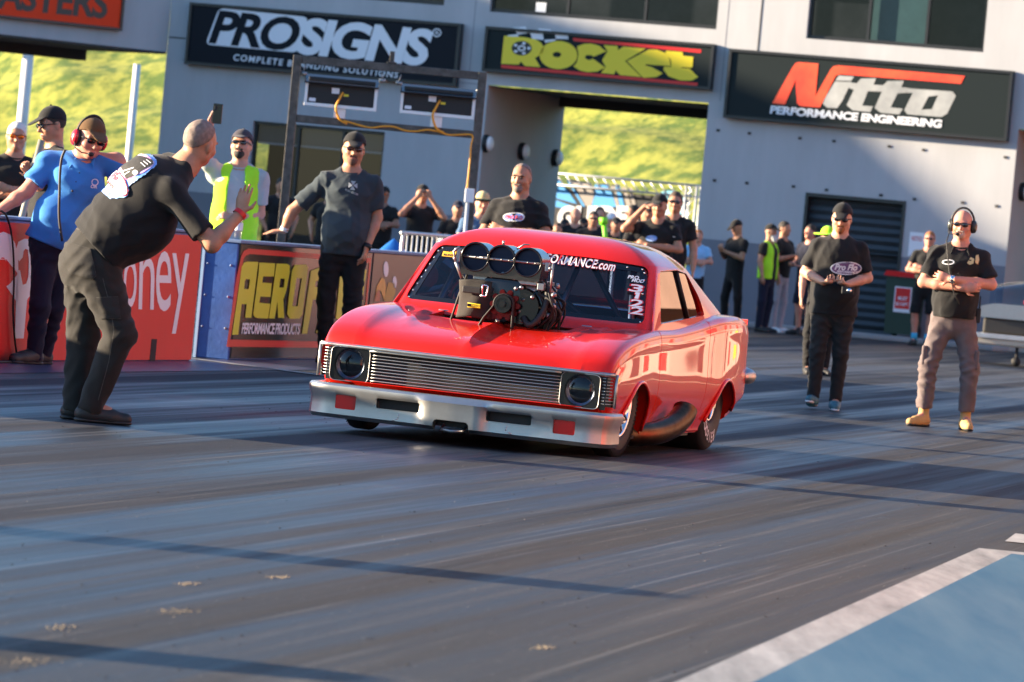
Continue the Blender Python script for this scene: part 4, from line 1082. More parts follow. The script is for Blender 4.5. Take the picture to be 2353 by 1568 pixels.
o.tube([(-.54, 1.30, 1.10), (.54, 1.30, 1.10)], .02, 8); o.tube([(-.5, 1.9, 1.15), (.5, 1.9, 1.15)], .02, 8); o.tube([(-.61, 1.02, .68), (.61, 1.02, .68)], .02, 8)
o.tube([(.1, 1.9, 1.14), (.58, 2.05, .4)], .018, 8); o.tube([(-.5, 1.9, 1.14), (.5, 2.05, .5)], .018, 8); o.tube([(.12, 1.05, .70), (.20, 1.3, 1.10)], .018, 8)
o.build('roll_cage', M['steel'], CAR)
o = MB(); o.box(-.62, -.18, 1.95, 2.06, .25, .98, .03).box(-.56, -.12, 1.5, 1.98, .25, .38, .03); o.build('seat', M['fabric'], CAR)
o = MB(); o.tube([(-.44 + .13 * math.cos(a), 1.20 - .03 * math.sin(a), .80 + .10 * math.sin(a)) for a in np.linspace(0, 2 * math.pi, 25)[:-1]], .014, 8, closed=True); o.tube([(-.44, 1.2, .8), (-.44, .85, .62)], .02, 8); o.tube([(-.56, 1.2, .8), (-.32, 1.2, .8)], .012, 6)
o.build('steering_wheel', M['black'], CAR)

# ---- nose: grille, lamps, trim
NY = -.70
o = MB(); o.box(-.86, .86, -.70, -.68, .285, .478); o.build('grille_back', M['black'], CAR)
o = MB()
def nose_y(x): return -.79 + .10 * (x / .9) ** 2
o.grid(lambda a, b_: Vector(((a * 2 - 1) * .590, nose_y((a * 2 - 1) * .590) - .006 + .012 * b_, .466 + .024 * b_)), 24, 1)
for k in range(9):
    z = .303 + .0180 * k
    o.grid(lambda a, b_, z=z: Vector(((a * 2 - 1) * .588, nose_y((a * 2 - 1) * .588) + .012 + (.004 if b_ in (0, 1) else 0) * 1.0, z + .0024 * (b_ - .5) * 2)), 24, 1)
gr = o.build('grille', M['satin'], CAR)
gr.modifiers.new('s', 'SOLIDIFY').thickness = .0018; realize(gr)
o = MB()   # silver band over lamps and grille
o.grid(lambda a, b_: Vector(((a * 2 - 1) * .910, nose_y((a * 2 - 1) * .910) - .012 + .004 * b_, .477 + .020 * b_)), 40, 1)
tb = o.build('nose_trim', M['satin'], CAR); tb.modifiers.new('s', 'SOLIDIFY').thickness = .012; realize(tb)
for s in (1, -1):
    cxh, czh = s * .708, .383
    yy = nose_y(cxh)
    hb = MB(); q = rpoly([(cxh - .118, czh - .095), (cxh + .118, czh - .095), (cxh + .118, czh + .092), (cxh - .118, czh + .092)], .035)
    hb.prism(q, 1, yy - .004, -.69); hb = hb.build('headlight', M['blackgloss'], CAR)
    hole_ = MB(); hole_.lathe([(0, 0), (.094, 0), (0.094, .06), (0, .06)], 40, org=(cxh, yy - .02, czh), ax=(0, 1, 0)); hole_ = hole_.build('cut', M['blackgloss'])
    boolean(hb, [hole_]); sharp(hb, 40)
    rg = MB(); qq = [(x, yy - .006, z) for x, z in rpoly([(cxh - .12, czh - .097), (cxh + .12, czh - .097), (cxh + .12, czh + .094), (cxh - .12, czh + .094)], .036)]
    rg.tube(qq, .0024, 6, closed=True); rg.build('bezel_trim', M['satin'], hb)
    lm = MB(); lm.lathe([(0, -.028), (.03, -.026), (.06, -.018), (.080, -.006), (.088, .004), (.088, .02)], 40, org=(cxh, yy + .014, czh), ax=(0, 1, 0)); lm.build('lens', M['lampglass'], hb)
    rf = MB(); rf.lathe([(0, .034), (.04, .03), (.07, .018), (.088, .004)], 32, org=(cxh, yy + .012, czh), ax=(0, 1, 0)); rf.build('reflector', mat('lamp_reflector', (.30, .32, .36), .35, .8, var=.6, vscale=18), hb)
    rr_ = MB(); rr_.tube([(cxh + .090 * math.cos(a), yy + .004, czh + .090 * math.sin(a)) for a in np.linspace(0, 2 * math.pi, 41)[:-1]], .005, 6, closed=True); rr_.build('lens_ring', M['blackgloss'], hb)
    lv = MB(); lv.grid(lambda a, b_: Vector((s * (.834 + .076 * a), nose_y(.834 + .076 * a) + .004 + .03 * a, .305 + .17 * b_)), 3, 1)
    lo = lv.build('louvre_panel', M['blackgloss'], CAR)
    lv = MB()
    for k in range(9):
        z = .318 + .0178 * k
        lv.grid(lambda a, b_, z=z: Vector((s * (.838 + .070 * a), nose_y(.838 + .07 * a) - .006 + .03 * a, z + .0045 * b_)), 3, 1)
    lo2 = lv.build('louvre_bar', M['satin'], lo); lo2.modifiers.new('s', 'SOLIDIFY').thickness = .008; realize(lo2)
    lv = MB(); lv.tube([(s * .913, nose_y(.913) + .012, .30), (s * .913, nose_y(.913) + .010, .49)], .010, 8); lv.build('corner_trim', M['satin'], lo)
    # bumper-side red filler under the lamps is part of the body
# ---- bumper
def bump_path(t):
    """plan path of the bumper, t in -1..1"""
    a = abs(t); s = 1 if t > 0 else -1
    pts = [(0, -.935), (.30, -.925), (.60, -.895), (.81, -.868), (.886, -.83), (.912, -.76), (.915, -.60), (.915, -.50)]
    L_ = [0]
    for p, q in zip(pts[:-1], pts[1:]): L_.append(L_[-1] + math.dist(p, q))
    d = a * L_[-1]
    x = np.interp(d, L_, [p[0] for p in pts]); y = np.interp(d, L_, [p[1] for p in pts])
    return s * x, y
o = MB(); rings = []
prof = [(.0, .272), (.016, .270), (.026, .258), (.028, .235), (.022, .20), (.020, .15), (.014, .10), (.0, .078), (-.03, .078), (-.05, .10), (-.05, .25), (-.03, .272)]
NT_ = 81
for i in range(NT_):
    t = -1 + 2 * i / (NT_ - 1); x, y = bump_path(t); x1_, y1_ = bump_path(min(1, t + .01)); x0_, y0_ = bump_path(max(-1, t - .01))
    nx, ny = (y1_ - y0_), -(x1_ - x0_); l = math.hypot(nx, ny); nx /= l; ny /= l
    mid = max(0, 1 - max(0, abs(x) - .165) / .05)          # raised middle section
    ring = []
    for d, z in prof:
        dd = d + (.022 * mid if (d > 0 and z < .25) else 0)
        if .11 < z < .21 and d > 0: dd -= .010 * (1 - mid)
        ring.append(o.bm.verts.new((x + nx * dd, y + ny * dd, z)))
    rings.append(ring)
for A, B in zip(rings[:-1], rings[1:]):
    for k in range(len(prof)): o.bm.faces.new((A[k], A[(k + 1) % len(prof)], B[(k + 1) % len(prof)], B[k]))
o.bm.faces.new(rings[0][::-1]); o.bm.faces.new(rings[-1])
bp = o.build('bumper', M['satin'], CAR)
def rbox(x0, x1, z0, z1, r):
    c = MB(); c.prism(rpoly([(x0, z0), (x1, z0), (x1, z1), (x0, z1)], r), 1, -1.2, -.80); return c.build('cut', M['satin'])
boolean(bp, [rbox(-.475, -.205, .160, .216, .012), rbox(.205, .475, .160, .216, .012), rbox(-.11, .11, .0, .138, .03), rbox(-.735, -.605, .132, .212, .012), rbox(.605, .735, .132, .212, .012)])
sharp(bp, 30)
for s in (1, -1):
    c = MB(); c.prism(rpoly([(s * .605, .132), (s * .735, .132), (s * .735, .212), (s * .605, .212)], .012), 1, -.885, -.865); c.build('marker_lamp', M['lensred'], bp)
    c = MB(); cx2 = s * .33
    for k in range(3):
        a = math.pi / 2 + k * 2 * math.pi / 3
        c.ball((cx2 + .035 * math.cos(a), -.932, .115 + .022 * math.sin(a)), .007, sy=.5, seg=8); c.tube([(cx2, -.931, .115), (cx2 + .035 * math.cos(a), -.931, .115 + .022 * math.sin(a))], .005, 5)
    c.build('bracket', M['satin'], bp)
o = MB(); o.box(-.72, .72, -.86, -.84, .10, .24); o.build('bumper_back', M['black'], bp)
o = MB(); o.tube([(-.07, -.85, .11), (-.06, -.93, .085), (0, -.95, .080), (.06, -.93, .085), (.07, -.85, .11)], .010, 8); o.build('tow_loop', M['steel'], CAR)
o = MB(); o.box(-.80, .80, -.80, 2.3, .105, .125); o.build('floor_pan', M['black'], CAR)

# ---- wheels
def wheel(x, y, r, wd, rim_r, s, steer=0.0):
    wv = empty('wheel', (x, y, r)); wv.parent = CAR; wv.rotation_euler = (0, 0, steer); wv.scale = (1 / KX, 1 / KY, 1)
    t = MB(); h = wd / 2
    t.lathe([(rim_r, -h * .9), (rim_r + .02, -h), ((r + rim_r) / 2, -h * 1.04), (r - .02, -h * .98), (r - .004, -h * .86), (r, -h * .6), (r, h * .6), (r - .004, h * .86), (r - .02, h * .98), ((r + rim_r) / 2, h * 1.04), (rim_r + .02, h), (rim_r, h * .9)], 56, ax=(1, 0, 0), closed=True)
    ty = t.build('tyre', M['rubber'], wv)
    t = MB(); t.lathe([(rim_r + .004, -h * .92), (rim_r + .004, h * .92), (rim_r - .012, h * .95), (rim_r - .02, h * .8), (rim_r - .03, 0), (.07, s * h * .2), (.055, s * h * .55), (0, s * h * .6)], 48, ax=(1, 0, 0))
    for k in range(10):
        a = k * math.pi / 5; t.tube([(s * h * .5, .05 * math.cos(a), .05 * math.sin(a)), (s * h * .7, (rim_r - .03) * math.cos(a), (rim_r - .03) * math.sin(a))], .014, 6)
    t.build('rim', M['chrome'], wv)
    return wv, ty, h
for s in (1, -1):
    wv, ty, h = wheel(s * .768, 0.0, .325, .115, .205, s, R(-3))
    g = MB()   # tread grooves as raised pale-free ribs
    for k in range(72):
        a = k * 2 * math.pi / 72
        g.tube([(s * (h * 1.0), .318 * math.cos(a), .318 * math.sin(a)), (s * (h * 1.07), .275 * math.cos(a + .05), .275 * math.sin(a + .05))], .003, 4)
    g.build('tread', M['rubber'], wv)
    wv, ty, h = wheel(s * .615, 2.90, .385, .40, .20, s)
    word = 'HOOSIER'; dts = []
    for k, ch in enumerate(word):
        co, fc = text_raw(ch, .03); xs = [c[0] for c in co]; cxm = (min(xs) + max(xs)) / 2
        a0 = R(215) + R(12) * k
        dts.append(([((.265 + c[1] * .09) * math.cos(a0 + (c[0] - cxm) * .25), (.265 + c[1] * .09) * math.sin(a0 + (c[0] - cxm) * .25)) for c in co], fc))
    flat('lettering', merge(*dts), lambda a, b_, s=s, h=h: (s * (h * 1.045 + .004), s * a, b_), M['print_white'], ty)

# ---- exhaust collector
for s in (1, -1):
    pts = [(s * .60, .52, .12), (s * .76, .62, .125), (s * .87, .80, .14), (s * .94, 1.02, .185), (s * .975, 1.16, .25), (s * .98, 1.20, .29)]
    c = cat(pts, 5); o = MB(); o.tube(c, [.064 + .014 * i / len(c) for i in range(len(c))], 20, cap=False)
    o.tube([p + Vector((-s * .002, -.002, 0)) for p in c], [.059 + .014 * i / len(c) for i in range(len(c))], 20, cap=False)
    o.build('exhaust_pipe', M['bronze'], CAR)

# ---- rear: spoiler, bumper tips
o = MB(); o.box(-.78, .78, 3.92, 4.02, .70, .80, .01).box(.775, .79, 3.80, 4.06, .62, .82, .004).box(-.79, -.775, 3.80, 4.06, .62, .82, .004); o.build('rear_spoiler', M['paint'], CAR)
o = MB()
for s in (1, -1): o.tube([(s * .84, 3.75, .46), (s * .865, 3.9, .465), (s * .82, 4.02, .47), (s * .5, 4.06, .47)], [.035, .05, .05, .05], 12)
o.tube([(-.5, 4.06, .47), (.5, 4.06, .47)], .05, 12)
o.build('rear_bumper', M['satin'], CAR)

# ---- blower engine through the hood
ENG = empty('supercharger', (.025, -.02, 0)); ENG.parent = CAR; ENG.scale = (1 / KX, 1 / KY, 1)
HY, HZ, HR, SP = .02, 1.055, .0775, .155
HX = [-.195, -.04, .115]
def tilt_z(x): return HZ - .012 * (x + .03) / .16 * 0
# injector hat: faceplate made of the union of three round mouths and a tapering base
plate = []
top = []
for i, x in enumerate(HX):
    a0, a1 = (math.pi * 1.0, math.pi * .0)
    lo = math.acos(SP / 2 / (HR + .010))
    A0 = math.pi if i == 0 else math.pi - lo; A1 = 0 if i == 2 else lo
    for k in range(13): a = A0 + (A1 - A0) * k / 12; top.append((x + (HR + .010) * math.cos(a), HZ + (HR + .010) * math.sin(a)))
base = [(HX[2] + HR + .010, HZ - .03), (HX[2] + .075, HZ - .105), (HX[0] - .075, HZ - .105), (HX[0] - HR - .010, HZ - .03)]
o = MB(); o.prism(top + base, 1, HY, HY + .20); hat = o.build('injector_hat', M['carbon'], ENG)
cs = []
for x in HX:
    c = MB(); c.lathe([(0, -.02), (HR, -.02), (HR, .12), (0, .12)], 40, org=(x, HY, HZ), ax=(0, 1, 0)); cs.append(c.build('cut', M['carbon']))
boolean(hat, cs); sharp(hat, 35)
for x in HX:
    o = MB(); o.lathe([(0, .028), (HR - .001, .030)], 36, org=(x, HY, HZ), ax=(0, 1, 0)); o.build('butterfly', M['butterfly'], hat)
    o = MB(); o.tube([(x + (HR + .003) * math.cos(a), HY - .002, HZ + (HR + .003) * math.sin(a)) for a in np.linspace(0, 2 * math.pi, 41)[:-1]], .0055, 6, closed=True); o.build('mouth_ring', M['blackgloss'], hat)
o = MB(); o.tube([(HX[0] - .10, HY + .014, HZ), (HX[2] + .13, HY + .014, HZ)], .008, 8)
for x in HX:
    for d in (-.045, 0, .045): o.ball((x + d, HY + .006, HZ), .006, seg=8)
o.build('throttle_shaft', M['steel'], hat)
o = MB()   # linkage each side
for s, x in ((-1, HX[0] - .10), (1, HX[2] + .115)):
    o.box(x - .012, x + .012, HY, HY + .03, HZ - .04, HZ + (.04 if s < 0 else .012), .004)
    o.ball((x + s * .02, HY + .01, HZ - .02), .014, seg=8)
    if s < 0: o.ball((x + s * .02, HY + .01, HZ + .03), .012, seg=8); o.tube([(x, HY, HZ + .05), (x + s * .03, HY, HZ + .02), (x + s * .01, HY, HZ - .05)], .006, 6)
o.tube([(HX[2] + .15, HY, HZ + .01), (HX[2] + .145, HY + .02, HZ - .16)], .007, 6)
o.tube([(HX[0] - .11, HY, HZ - .04), (HX[0] - .07, HY + .03, HZ - .13)], .012, 6)
o.tube([(HX[1] - .02, HY + .09, HZ + .085), (HX[1] - .02, HY + .09, HZ + .11)], .008, 6); o.tube([(HX[2] - .09, HY + .08, HZ + .07), (HX[2] - .05, HY + .08, HZ + .10), (HX[2] - .02, HY + .09, HZ + .102)], .006, 6)
o.build('throttle_linkage', M['steel'], hat)
# blower case and parts
o = MB(); o.box(-.215, .185, .08, .56, .74, .93, .03)
for k in range(7): o.box(-.225, .195, .12 + k * .06, .14 + k * .06, .76, .915, .004)
o.box(-.205, .175, .05, .50, .925, .955, .006)
o.build('blower_case', M['castalu'], ENG)
o = MB(); o.lathe([(0, -.02), (.06, -.02), (.14, .0), (.155, .02), (.155, .05), (0, .05)], 36, org=(-.03, .05, .84), ax=(0, 1, 0)); o.lathe([(.0, 0), (.10, 0), (.11, .03), (0, .03)], 30, org=(.10, .045, .80), ax=(0, 1, 0)); o.box(-.20, .22, .07, .10, .70, .90, .02)
sharp(o.build('front_cover', M['blackgloss'], ENG), 30)
o = MB()
for k in range(12):
    a = k * math.pi / 6; o.lathe([(0, -.01), (.012, -.01), (.014, 0)], 8, org=(-.03 + .135 * math.cos(a), .055, .84 + .135 * math.sin(a)), ax=(0, 1, 0))
for x, z in ((-.115, .845), (.115, .72), (.06, .90), (.16, .86)): o.ball((x, .035, z), .013, seg=8)
o.build('bolt', M['steel'], ENG)
o = MB(); o.lathe([(0, -.004), (.068, -.004), (.072, .004), (.072, .02), (0, .02)], 40, org=(.01, .015, .80), ax=(0, 1, 0))
for k in range(10):
    a = k * math.pi / 5; o.lathe([(.0, -.004), (.016, -.004), (.018, .01)], 10, org=(.01 + .074 * math.cos(a), .013, .80 + .074 * math.sin(a)), ax=(0, 1, 0))
sharp(o.build('drive_flange', M['redano'], ENG), 30)
o = MB(); o.lathe([(0, -.05), (.020, -.05), (.020, -.040), (.036, -.040), (.036, -.046), (.050, -.046), (.054, -.03), (.054, .01), (0, .01)], 40, org=(.01, .0, .805), ax=(0, 1, 0)); o.lathe([(0, -.056), (.016, -.056), (.016, -.04)], 16, org=(.01, .0, .805), ax=(0, 1, 0)); sharp(o.build('pulley', M['blackgloss'], ENG), 25)
bp_ = [(-.17, .58), (-.10, .72)] + [(.01 + .060 * math.cos(a), .805 + .060 * math.sin(a)) for a in np.linspace(R(192), R(-8), 20)] + [(.074, .72), (.078, .58)]
o = MB(); o.grid(lambda a, b_: Vector((*np.array(bp_[min(len(bp_) - 1, int(round(a * (len(bp_) - 1))))])[[0]], -.035 + .05 * b_, bp_[min(len(bp_) - 1, int(round(a * (len(bp_) - 1))))][1])), len(bp_) - 1, 1)
db = o.build('drive_belt', M['rubber'], ENG); db.modifiers.new('s', 'SOLIDIFY').thickness = .007; realize(db)
# restraint blanket with buckle and maker's tab
o = MB()
def bag(a, b_):
    x = -.285 + .215 * a; z = .915 - .215 * b_
    bul = .05 * math.sin(math.pi * min(1, max(0, a))) ** .6 * (.5 + .5 * math.sin(math.pi * (.15 + .7 * b_)))
    return Vector((x + .012 * math.sin(3 * b_), .055 - bul - .01 * math.sin(9 * a + 5 * b_) * .4, z + .012 * math.sin(2.6 * a)))
o.grid(bag, 24, 20); bg_ = o.build('blower_blanket', M['fabric'], ENG); bg_.modifiers.new('s', 'SOLIDIFY').thickness = .02; realize(bg_)
o = MB(); o.box(-.245, -.135, -.012, .004, .845, .885, .006); o.build('strap', M['rubber'], bg_)
o = MB(); o.tube([(-.135, -.018, .838), (-.100, -.02, .838), (-.095, -.02, .845), (-.092, -.02, .895), (-.10, -.02, .90), (-.125, -.02, .90), (-.12, -.02, .845)], .0055, 6); o.build('buckle', M['chrome'], bg_)
o = MB(); o.box(-.205, -.125, -.012, .0, .765, .79, .002); tb_ = o.build('name_tab', M['black'], bg_)
flat('lettering', text_fit('TAYLOR', (-.182, .772), (-.130, .772), (-.180, .783), .03), lambda x, y: (x, -.014, y), M['print_yellow'], tb_)
o = MB(); o.tube([(-.203, -.014, .767), (-.127, -.014, .767), (-.127, -.014, .788), (-.203, -.014, .788)], .0022, 4, closed=True); o.build('stitching', M['print_yellow'], tb_)
# hoses and fittings on the right
rnd = random.Random(5)
for k in range(13):
    o = MB()
    x0_, y0_ = .20 + rnd.uniform(-.03, .05), .10 + rnd.uniform(-.05, .2)
    o.tube(cat([(x0_ - .02, y0_, .93 + rnd.uniform(-.08, .05)), (x0_ + .03 + rnd.uniform(0, .05), y0_ - .03, .85), (x0_ + .06 + rnd.uniform(-.02, .05), y0_, .77), (x0_ + rnd.uniform(-.06, .05), y0_ + .03, .66)], 6), rnd.choice([.006, .008, .011]), 6); o.build('hose', M['rubber'], ENG)
o = MB()
o.tube(cat([(.12, .03, .74), (.17, .0, .70), (.22, .03, .76), (.24, .06, .84), (.235, .08, .92)], 6), .018, 8); o.build('hose', M['rubber'], ENG); o = MB()
o.tube(cat([(-.25, .10, .95), (-.27, .06, .85), (-.31, .10, .72), (-.34, .14, .64)], 6), .008, 6)
o.build('hose', M['rubber'], ENG)
o = MB()
for k in range(11):
    p = (.19 + rnd.uniform(0, .10), .03 + rnd.uniform(0, .08), .73 + rnd.uniform(0, .20)); o.lathe([(0, 0), (.011, 0), (.014, .012), (.010, .03), (0, .03)], 8, org=p, ax=(rnd.uniform(-1, 1), -.5, 1))
o.box(.185, .225, .02, .06, .905, .945, .004)
o.build('hose_fitting', M['steel'], ENG)
# hood catch and hood emblem-free pins
o = MB()
for x, y in ((-.45, .46), (.47, .40)): o.lathe([(0, .006), (.03, .006), (.034, 0)], 16, org=(x, y, .722))
o.build('hood_pin', M['steel'], CAR)

# ---- driver's gloved hand and helmet are built with the people
# ================================================================== people
def surface_nets(D):
    S = D < 0
    nx, ny, nz = D.shape
    cnt = np.zeros((nx - 1, ny - 1, nz - 1), np.int8)
    offs = [(a, b_, c) for a in (0, 1) for b_ in (0, 1) for c in (0, 1)]
    for a, b_, c in offs: cnt += S[a:nx - 1 + a, b_:ny - 1 + b_, c:nz - 1 + c]
    act = (cnt > 0) & (cnt < 8)
    ii = np.argwhere(act)
    idx = np.full(act.shape, -1, np.int32); idx[act] = np.arange(len(ii))
    cv = {o_: D[ii[:, 0] + o_[0], ii[:, 1] + o_[1], ii[:, 2] + o_[2]] for o_ in offs}
    pos = np.zeros((len(ii), 3)); num = np.zeros(len(ii))
    for a in offs:
        for ax in range(3):
            if a[ax] == 0:
                b_ = list(a); b_[ax] = 1; b_ = tuple(b_)
                da, db = cv[a], cv[b_]; cr = (da < 0) != (db < 0)
                t = np.where(cr, da / np.where(cr, da - db, 1), 0)
                p = np.array(a, float)[None, :].repeat(len(ii), 0); p[:, ax] += t
                pos += p * cr[:, None]; num += cr
    V = ii + pos / num[:, None]
    Q = []
    for ax in range(3):
        sl0 = [slice(1, -1)] * 3; sl1 = [slice(1, -1)] * 3
        sl0[ax] = slice(0, -1); sl1[ax] = slice(1, None)
        A, B = S[tuple(sl0)], S[tuple(sl1)]
        e = np.argwhere(A != B)
        if not len(e): continue
        base = e.copy()
        o1, o2 = [(1, 2), (2, 0), (0, 1)][ax]
        base[:, o1] += 1; base[:, o2] += 1
        def cell(d1, d2):
            c = base.copy(); c[:, o1] += d1; c[:, o2] += d2
            return idx[c[:, 0], c[:, 1], c[:, 2]]
        q = np.stack([cell(-1, -1), cell(0, -1), cell(0, 0), cell(-1, 0)], 1)
        ins = A[e[:, 0], e[:, 1], e[:, 2]]
        q[~ins] = q[~ins][:, ::-1]
        Q.append(q)
    Q = np.concatenate(Q); Q = Q[(Q >= 0).all(1)]
    return V, Q
def np_mesh(name, V, Q):
    me = bpy.data.meshes.new(name)
    me.vertices.add(len(V)); me.vertices.foreach_set('co', np.asarray(V, np.float32).ravel())
    me.loops.add(len(Q) * 4); me.loops.foreach_set('vertex_index', np.asarray(Q, np.int32).ravel())
    me.polygons.add(len(Q)); me.polygons.foreach_set('loop_start', np.arange(0, len(Q) * 4, 4, dtype=np.int32))
    try: me.polygons.foreach_set('loop_total', np.full(len(Q), 4, np.int32))
    except Exception: pass
    me.update(calc_edges=True); me.validate()
    me.polygons.foreach_set('use_smooth', np.ones(len(me.polygons), bool))
    return me
A3 = lambda p: np.array(p, float)
class Sdf:
    def __init__(s, h): s.h = h; s.p = []; s.cuts = []; s.disp = None
    def cone(s, a, ra, b_, rb, k=.02, flat=None, fs=1.0, cut=None, sub=False):
        a, b_ = A3(a), A3(b_); m = max(ra, rb) / min(1, fs) + k + 2 * s.h
        lo, hi = np.minimum(a, b_) - m, np.maximum(a, b_) + m
        if flat is not None: flat = A3(flat) / np.linalg.norm(flat)
        ba = b_ - a; L2 = max(1e-9, ba @ ba)
        def f(x, y, z):
            px, py, pz = x - a[0], y - a[1], z - a[2]
            t = np.clip((px * ba[0] + py * ba[1] + pz * ba[2]) / L2, 0, 1)
            dx, dy, dz = px - t * ba[0], py - t * ba[1], pz - t * ba[2]
            if flat is not None:
                n = (dx * flat[0] + dy * flat[1] + dz * flat[2]) * (fs - 1)
                dx, dy, dz = dx + n * flat[0], dy + n * flat[1], dz + n * flat[2]
            d = np.sqrt(dx * dx + dy * dy + dz * dz) - (ra + t * (rb - ra))
            if cut is not None:
                for pt, nn in cut: d = np.maximum(d, (x - pt[0]) * nn[0] + (y - pt[1]) * nn[1] + (z - pt[2]) * nn[2])
            return d
        s.p.append((f, lo, hi, k, sub)); return s
    def ell(s, c, r, Rm=None, k=.02, sub=False, cut=None):
        c, r = A3(c), A3(r); m = max(r) + k + 2 * s.h
        Ri = np.eye(3) if Rm is None else np.array(Rm, float).T
        def f(x, y, z):
            px, py, pz = x - c[0], y - c[1], z - c[2]
            q = [Ri[i, 0] * px + Ri[i, 1] * py + Ri[i, 2] * pz for i in range(3)]
            k0 = np.sqrt(sum((q[i] / r[i]) ** 2 for i in range(3))); k1 = np.sqrt(sum((q[i] / r[i] ** 2) ** 2 for i in range(3))) + 1e-9
            d = k0 * (k0 - 1) / k1
            if cut is not None:
                for pt, nn in cut: d = np.maximum(d, (x - pt[0]) * nn[0] + (y - pt[1]) * nn[1] + (z - pt[2]) * nn[2])
            return d
        s.p.append((f, c - m, c + m, k, sub)); return s
    def mesh(s, name):
        h = s.h; add = [p for p in s.p if not p[4]]
        lo = np.min([p[1] for p in add], 0) - 2 * h; hi = np.max([p[2] for p in add], 0) + 2 * h
        n = np.ceil((hi - lo) / h).astype(int) + 1
        X = [lo[i] + h * np.arange(n[i]) for i in range(3)]
        D = np.full(n, .5, np.float32)
        for f, a, b_, k, sub in s.p:
            i0 = np.clip(np.floor((a - lo) / h).astype(int), 0, n - 1); i1 = np.clip(np.ceil((b_ - lo) / h).astype(int) + 1, 1, n)
            if (i1 <= i0).any(): continue
            sl = tuple(slice(p, q) for p, q in zip(i0, i1))
            d = f(X[0][i0[0]:i1[0], None, None], X[1][None, i0[1]:i1[1], None], X[2][None, None, i0[2]:i1[2]]).astype(np.float32)
            o_ = D[sl]
            if sub:
                d = -d; hh = np.clip(.5 - .5 * (o_ - d) / k, 0, 1); D[sl] = o_ * (1 - hh) + d * hh + k * hh * (1 - hh)
            else:
                hh = np.clip(.5 + .5 * (o_ - d) / k, 0, 1); D[sl] = o_ * (1 - hh) + d * hh - k * hh * (1 - hh)
        if s.disp is not None:
            m = np.abs(D) < .04; q = np.argwhere(m)
            D[m] += s.disp(lo + h * q).astype(np.float32)
        for pt, nn in s.cuts:
            D = np.maximum(D, ((X[0][:, None, None] - pt[0]) * nn[0] + (X[1][None, :, None] - pt[1]) * nn[1] + (X[2][None, None, :] - pt[2]) * nn[2]).astype(np.float32))
        V, Q = surface_nets(D)
        return np_mesh(name, lo + h * V, Q)
def folds(seed, amp, dirs=None, lo=.07, hi=.22):
    r = np.random.RandomState(seed); n = 12
    d = r.normal(size=(n, 3)); d /= np.linalg.norm(d, axis=1)[:, None]
    if dirs is not None: d = d * .95 + np.array(dirs)[None] ; d /= np.linalg.norm(d, axis=1)[:, None]
    wl = r.uniform(lo, hi, n); ph = r.uniform(0, 6.28, n)
    def f(P_):
        o_ = 0
        w0 = np.sin(P_ @ r_w[0] * 9 + 1) * .6 + np.sin(P_ @ r_w[1] * 7 + 2) * .6
        for i in range(n): o_ = o_ + (np.abs(np.sin(P_ @ d[i] * (3.14 / wl[i]) + ph[i] + 2.0 * w0)) - .6) * np.clip(.5 + 1.1 * np.sin(P_ @ d[(i + 3) % n] * 6 + ph[i] * 2), 0, 1.4)
        o_ = o_ / n; return amp * 4.0 * np.sign(o_) * np.abs(o_) ** .8 * .5
    r_w = r.normal(size=(2, 3)); return f

SKIN = {}
def skin(tone):
    if tone not in SKIN:
        c = {'fair': (.52, .27, .185), 'pink': (.56, .25, .175), 'tan': (.42, .205, .125), 'dark': (.30, .15, .095)}[tone]
        SKIN[tone] = mat('skin_' + tone, c, .5, var=.10, vscale=22, spec=.35)
        SKIN[tone].node_tree.nodes['Principled BSDF'].inputs['Subsurface Weight'].default_value = .08
        SKIN[tone].node_tree.nodes['Principled BSDF'].inputs['Subsurface Radius'].default_value = (.012, .005, .003)
    return SKIN[tone]
def cloth(name, col, rough=.88, var=.08):
    if name not in M: M[name] = mat(name, col, rough, var=var, vscale=5, bump=.12, bscale=260, spec=.25, sheen=.08)
    return M[name]
BLK = cloth('black_cotton', (.011, .011, .012)); CHAR = cloth('charcoal_cotton', (.030, .042, .052)); NAVY = cloth('navy_trousers', (.010, .012, .028))
GPANT = cloth('faded_black_canvas', (.021, .0195, .018)); TAUPE = cloth('taupe_work_trousers', (.135, .105, .105)); BLUE = cloth('royal_blue_polo', (.045, .21, .55)); GTEE = cloth('light_grey_cotton', (.40, .42, .43))
LIME = cloth('hi_vis_yellow', (.42, .86, .03)); JOG = cloth('grey_marl_joggers', (.33, .35, .40)); DKJOG = cloth('dark_joggers', (.018, .0175, .018)); LBLUE = cloth('pale_blue_shirt', (.25, .50, .75)); WHITEC = cloth('white_cotton', (.65, .65, .65))
M['shoe_black'] = mat('black_shoe', (.014, .014, .015), .6); M['shoe_white'] = mat('white_shoe', (.65, .66, .68), .6); M['tanboot'] = mat('tan_suede_boot', (.48, .29, .11), .8, var=.12, vscale=14); M['tealshoe'] = mat('teal_runner', (.02, .09, .13), .6, col2=(.05, .18, .22), vscale=20)
M['brown_cap'] = cloth('brown_cap', (.105, .055, .022)); M['hair_dark'] = mat('dark_hair', (.018, .013, .010), .7, bump=.5, bscale=160); M['hair_grey'] = mat('grey_stubble_hair', (.20, .15, .125), .8, var=.3, vscale=40); M['hair_white'] = mat('white_hair', (.62, .60, .56), .8, bump=.5, bscale=120); M['hair_ginger'] = mat('ginger_beard', (.30, .11, .035), .8, bump=.4, bscale=160); M['hair_brown'] = mat('brown_hair', (.06, .035, .02), .7, bump=.4, bscale=140)
M['lens'] = M['lens']; M['shades'] = mat('dark_sunglass_lens', (.006, .005, .006), .05, spec=.8, coat=.5); M['shades_orange'] = mat('orange_mirror_lens', (.9, .16, .01), .1, .6)
